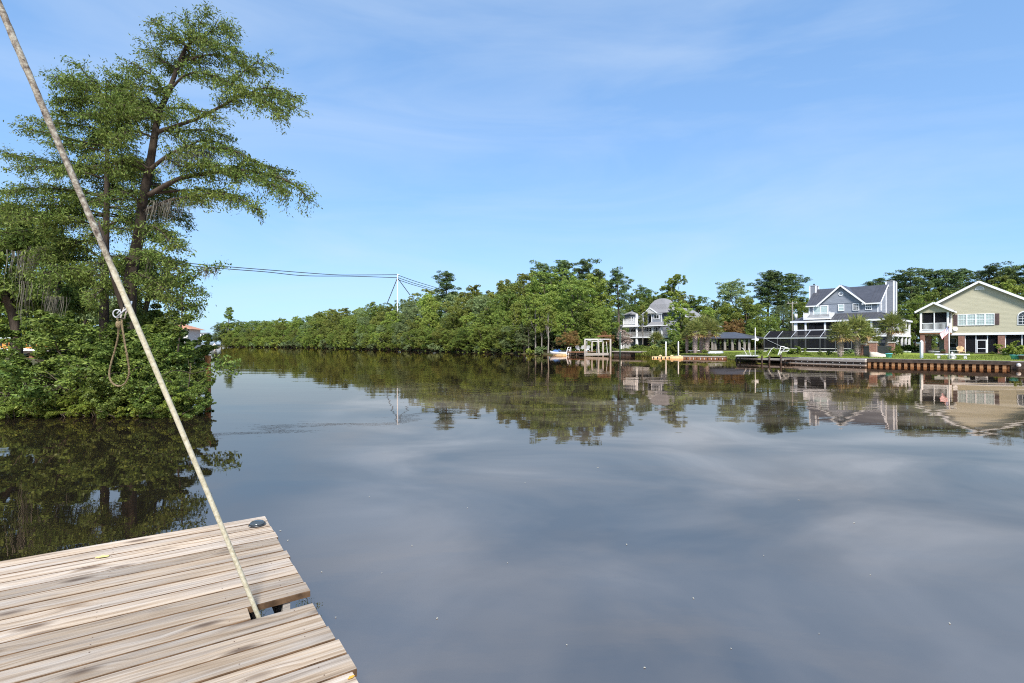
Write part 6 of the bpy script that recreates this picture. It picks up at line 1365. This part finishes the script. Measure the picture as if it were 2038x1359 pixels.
q = gp(1895, 715); o = empty('garden_statue', (q.x, q.y, FCz), 0, 'small white garden ornament between flagpole and right bench', 'ornament'); MB().lathe([(0.20,0),(0.20,0.06),(0.10,0.10),(0.14,0.2),(0.20,0.32),(0.16,0.42),(0.07,0.48),(0.09,0.56),(0.02,0.64)], n=14).build('body', M['white2'], o, True)
def wicker(px, py, rz, label):
    q = gp(px, py); o = empty('garden_chair', (q.x, q.y, FCz), rz, label, 'chair'); m = 'tan'
    box(o, 'seat', m, -0.3, 0.3, -0.28, 0.28, 0.38, 0.44)
    for i in range(7):
        a_ = -0.9 + i*0.3; MB().bar((0.30*math.sin(a_),0.24,0.44), (0.44*math.sin(a_),0.34,0.62+0.45*math.cos(a_)), 0.07, 0.02, (0,1,0)).build('back_slat', M[m], o)
    for s in (-1, 1):
        for y in (-0.25, 0.25): MB().bar((s*0.27,y,0.38), (s*0.32,y*1.2,0.0), 0.05, 0.05).build('leg', M[m], o)
        MB().bar((s*0.32,-0.28,0.62), (s*0.32,0.26,0.66), 0.07, 0.03).build('arm', M[m], o)
wicker(1913, 706, -0.4, 'tan fan backed chair before the middle brick pier')
q = gp(1899, 706.3); o = empty('patio_table', (q.x, q.y, FCz), 0, 'low pale round patio table beside the tan chair', 'table'); MB().lathe([(0.5,0.50),(0.52,0.52),(0.5,0.54)], n=20).build('top', M['white2'], o); MB().cyl(0,0,0,0.498,0.05).build('stem', M['greymetal'], o)
# flagpole with the stars and stripes hanging from a slanted staff
q = gp(1889, 715.0); fp = empty('flagpole', (q.x, q.y, FCz-0.1), 0, 'thin white flagpole on the lawn of the olive house', 'flagpole'); hp_ = (715-652)/FPX*q.y + 0.1; MB().cyl(0,0,0,hp_,0.045,0.035).build('shaft', M['white'], fp, True); MB().lathe([(0.02,hp_),(0.07,hp_+0.04),(0.07,hp_+0.10),(0.01,hp_+0.14)], n=10).build('finial', M['tan'], fp, True)
fY = q.y + 0.05
fl_ = empty('flag', tuple(at(1889, 648, fY)), 0, 'stars and stripes flag hanging aslant from the flagpole', 'flag'); f0 = Vector(fl_.location)
hoist_t, hoist_b, fly_t, fly_b = at(1889.5,647,fY)-f0, at(1889.5,661,fY)-f0, at(1870.5,664.5,fY-0.25)-f0, at(1874,676,fY-0.25)-f0
def fpt(u, v):
    p = hoist_t.lerp(fly_t, u).lerp(hoist_b.lerp(fly_b, u), v); return p + Vector((0, 0.05*math.sin(u*9+v*2), 0.02*math.sin(u*7)))
def fstrip(u0, u1, v0, v1, nm, m, off=0.0):
    mb = MB(); n = 12; vs = []
    for i in range(n+1):
        u = u0+(u1-u0)*i/n; vs += [fpt(u, v0) + Vector((0,off,0)), fpt(u, v1) + Vector((0,off,0))]
    mb.add(vs, [(2*i,2*i+2,2*i+3,2*i+1) for i in range(n)]); return mb.build(nm, M[m], fl_, True)
for i in range(13): fstrip(0.0 if i > 6 else 0.4, 1.0, i/13, (i+1)/13, 'stripe', 'red' if i % 2 == 0 else 'cloth')
ca = fstrip(0.0, 0.4, 0.0, 7/13, 'canton', 'navy', -0.006)
for r_ in range(9):
    for c__ in range(6 if r_ % 2 == 0 else 5):
        u = 0.4*((c__ + (0.5 if r_ % 2 == 0 else 1.0))/6.0); v = 7/13*(r_+0.7)/9.4; p = fpt(u, v) + Vector((0,-0.014,0)); ps = []
        for k in range(10): rr = 0.020 if k % 2 == 0 else 0.008; ps.append(p + Vector((rr*math.sin(k*0.628), 0, rr*math.cos(k*0.628))))
        MB().add(ps, [tuple(range(10))]).build('star', M['cloth'], ca)
# nautical mast by the boat ramp
q = gp(1503, 707); ms = empty('signal_mast', (q.x, q.y, FCz-0.05), 0, 'white mast with yardarm and a white bird shaped board by the boat ramp', 'mast'); hm = (707-651)/FPX*q.y; MB().cyl(0,0,0,hm,0.05,0.03).build('shaft', M['white'], ms, True)
zy = (707-674)/FPX*q.y; MB().bar((-0.42,0,zy), (0.42,0,zy+0.02), 0.05, 0.06).build('yardarm', M['white'], ms); MB().prism([(0.02,zy+0.55),(0.07,zy+0.35),(0.14,zy+0.10),(0.40,zy+0.02),(0.34,zy-0.16),(0.16,zy-0.22),(0.05,zy-0.1)], 'y', -0.04, 0.0).build('bird_board', M['white'], ms)
# utility pole with transformer
Yu = 108; q = at(1577, HY, Yu); up = empty('utility_pole', (q.x, q.y, 0.9), 0, 'weathered utility pole with grey transformer behind the pool cage', 'utility pole'); zt = CZ + (HY-601)/FPX*Yu - 0.9; MB().cyl(0,0,0,zt,0.16,0.11).build('shaft', M['barkpale'], up, True)
MB().bar((-1.1,0,zt-0.3), (1.1,0,zt-0.2), 0.12, 0.14).build('crossarm', M['barkpale'], up); MB().bar((-0.1,-0.1,zt-2.0), (1.0,-0.1,zt-1.9), 0.1, 0.12).build('crossarm', M['barkpale'], up); MB().cyl(0.62,-0.2,zt-3.6,zt-2.5,0.30,n=14).build('transformer', M['steel'], up, True)
for x in (-0.9, 0, 0.9): MB().cyl(x,0,zt-0.2,zt+0.1,0.06,n=8).build('insulator', M['white2'], up)
def wire(name, pts, r, label, cat='cable', m='cable'):
    P = smooth_path(pts, 8); o = MB().tube([q - P[0] for q in P], r, 5).build(name, M[m], None, True, tuple(P[0])); return tag(o, label, cat)
for y0_, y1_, k in ((603, 604, 'upper'), (622, 625, 'lower')): wire('power_cable', [at(1789, y0_, 100), at(1812, y0_+1.5, 98), at(1850, y1_, 95), at(1900, y1_-2, 92)], 0.03, k + ' thin cable crossing the trees between blue and olive house')

# ------------------------------------------------------------------ river crossing pylon and its cables
YP = 172
q = at(791, HY, YP); pyl = empty('power_pole', (q.x, q.y, 0.3), 0, 'tall white steel power pole with guy wires rising from the far wood', 'power pole'); zt = CZ + (HY-545)/FPX*YP - 0.3
MB().cyl(0,0,0,zt,0.20,0.15).build('shaft', M['steel'], pyl, True); MB().bar((-0.7,0,zt-0.3), (0.7,0,zt-0.3), 0.2, 0.2).build('crossarm', M['steel'], pyl)
for px, py in ((769.5,606), (816,587)): MB().tube([at(791,553,YP)-Vector(pyl.location), at(px,py,YP)-Vector(pyl.location)], 0.14, 5).build('guy_wire', M['cable'], pyl)
def wp(px, py): return at(px, py, float(np.interp(px, [100, 791, 870], [105, YP, 195])))
wire('power_cable', [wp(791,546.5), wp(720,547), wp(664,546.5), wp(560,539), wp(452,530.5), wp(330,520), wp(150,505)], 0.11, 'upper cable sweeping from the white pole to behind the cypress')
wire('power_cable', [wp(791,552.5), wp(700,549.5), wp(606,548.5), wp(530,541), wp(452,535), wp(330,525), wp(150,512)], 0.11, 'lower cable sweeping from the white pole to behind the cypress')
for (a1, b1), (a2, b2), k in (((791,547),(857,569),'top'), ((791,552),(853,572),'middle'), ((791,556),(845,573),'bottom')): wire('power_cable', [wp(a1,b1), wp((a1+a2)/2,(b1+b2)/2+0.8), wp(a2,b2), wp(a2+30,b2+9)], 0.10, k + ' of three cables dropping right from the white pole into the trees')

# ------------------------------------------------------------------ swing bridge far upstream
YB = 372
q = at(400, HY, YB); brg = empty('swing_bridge', (at(385,HY,YB).x, YB, 0), 0, 'distant blue grey steel truss bridge at the river bend', 'bridge')
def bp_(px, py, dy=0): return at(px, py, YB+dy) - Vector(brg.location)
z0, z1 = bp_(0,682).z, bp_(0,663.5).z; xs_ = [bp_(p_,0).x for p_ in (300,318,336,354,372,390,402,418,437)]
MB().box(xs_[0]-30, xs_[-1]+9, -3, 3, z0-1.2, z0).build('deck', M['bridge'], brg)
for yy in (-3.2, 3.2):
    for i, x in enumerate(xs_):
        if i < len(xs_)-1:
            MB().bar((x,yy,z0 if i%2 else z1), (xs_[i+1],yy,z1 if i%2 else z0), 0.5, 0.5).build('diagonal', M['bridge'], brg); MB().bar((x,yy,z0+0.2), (xs_[i+1],yy,z0+0.2), 0.5, 0.5).build('chord', M['bridge'], brg)
            if i < len(xs_)-2: MB().bar((x,yy,z1), (xs_[i+1],yy,z1), 0.5, 0.5).build('chord', M['bridge'], brg)
        if i % 2 == 0 and i < len(xs_)-1: MB().bar((x,yy,z0), (x,yy,z1), 0.4, 0.4).build('strut', M['bridge'], brg)
for x in (xs_[0], xs_[3], bp_(428,0).x): MB().box(x-2, x+2, -2.5, 2.5, -2, z0-1.25).build('pier', M['concrete'], brg)
th_ = empty('tender_house', tuple(at(408,673,YB-4)), 0, 'white bridge tender cabin standing on the truss bridge', 'cabin'); MB().box(-2.4,2.4,-2,2,0,3.6).build('wall', M['white'], th_); MB().box(-2.9,2.9,-2.5,2.5,3.6,4.0).build('roof', M['greyroof'], th_)
for x in (-1.5, 0.2): MB().box(x,x+1.3,-2.03,-2.0,1.4,3.0).build('window', M['glass'], th_)
q = at(427, HY, 330); o = empty('channel_marker', (q.x, q.y, 0), 0, 'small channel marker post in the water before the bridge', 'marker'); MB().cyl(0,0,-1,1.4,0.15).build('post', M['white2'], o); MB().prism([(0,0.7),(0.75,1.5),(0,2.3),(-0.75,1.5)], 'y', -0.22, -0.16).build('board', M['white'], o); MB().prism([(0,1.1),(0.38,1.5),(0,1.9),(-0.38,1.5)], 'y', -0.25, -0.222).build('board_centre', M['terracotta'], o)

# ------------------------------------------------------------------ orange boathouse and the red-roofed house behind the thicket
Yo = 45; q = at(-60, HY, Yo); ob = empty('boathouse', (q.x, Yo, 0), -0.04, 'long orange boathouse with white trimmed base on brown piles', 'boathouse')
def oz(py): return CZ + (HY-py)/FPX*Yo
Lb = (200+60)/FPX*Yo
box(ob, 'wall', 'orange', 0, Lb, 0, 4, oz(693), oz(674)); box(ob, 'roof', 'greymetal', -0.3, Lb+0.3, -0.35, 4.4, oz(674)+0.002, oz(671.5)); box(ob, 'sill', 'white', -0.1, Lb+0.1, -0.12, 4.1, oz(698), oz(693)-0.002)
for i in range(12):
    x = 0.5+i*0.95; w_ = box(ob, 'window', 'dark', x, x+0.55, -0.03, -0.001, oz(689), oz(678)); box(w_, 'mullion', 'white2' if i % 3 == 2 else 'orange', x+0.24, x+0.31, -0.05, -0.032, oz(689), oz(678))
box(ob, 'deck', 'darkwood', -0.3, Lb+0.3, -0.5, 4.3, oz(702), oz(698)-0.002)
for i in range(9): box(ob, 'pile', 'brownwood', 0.2+i*1.35, 0.5+i*1.35, -0.2, 0.1, -0.5, oz(702)-0.002)
box(ob, 'wale', 'brownwood', -0.3, Lb+0.3, -0.35, -0.21, oz(716), oz(711))
Yh = 80; q = at(330, HY, Yh); rh = empty('red_roofed_house', (q.x, Yh, 0.8), 0.3, 'house with terracotta roof peeping out above the thicket', 'house'); ze_ = CZ + (HY-653)/FPX*Yh - 0.8
MB().box(-6,3.0,0,7,0,ze_-0.1).build('wall', M['white2'], rh); vr = [(-6.8,-0.8,ze_-0.1),(3.7,-0.8,ze_-0.1),(3.7,7.8,ze_-0.1),(-6.8,7.8,ze_-0.1),(-3.2,3.5,ze_+1.2),(0.2,3.5,ze_+1.2)]
MB().add(vr, [(0,1,5,4),(1,2,5),(2,3,4,5),(3,0,4),(3,2,1,0)]).build('roof', M['terracotta'], rh)
for x in (-4, -1, 1.4): MB().box(x,x+1,-0.04,-0.002,0.8,2.2).build('window', M['glass'], rh)
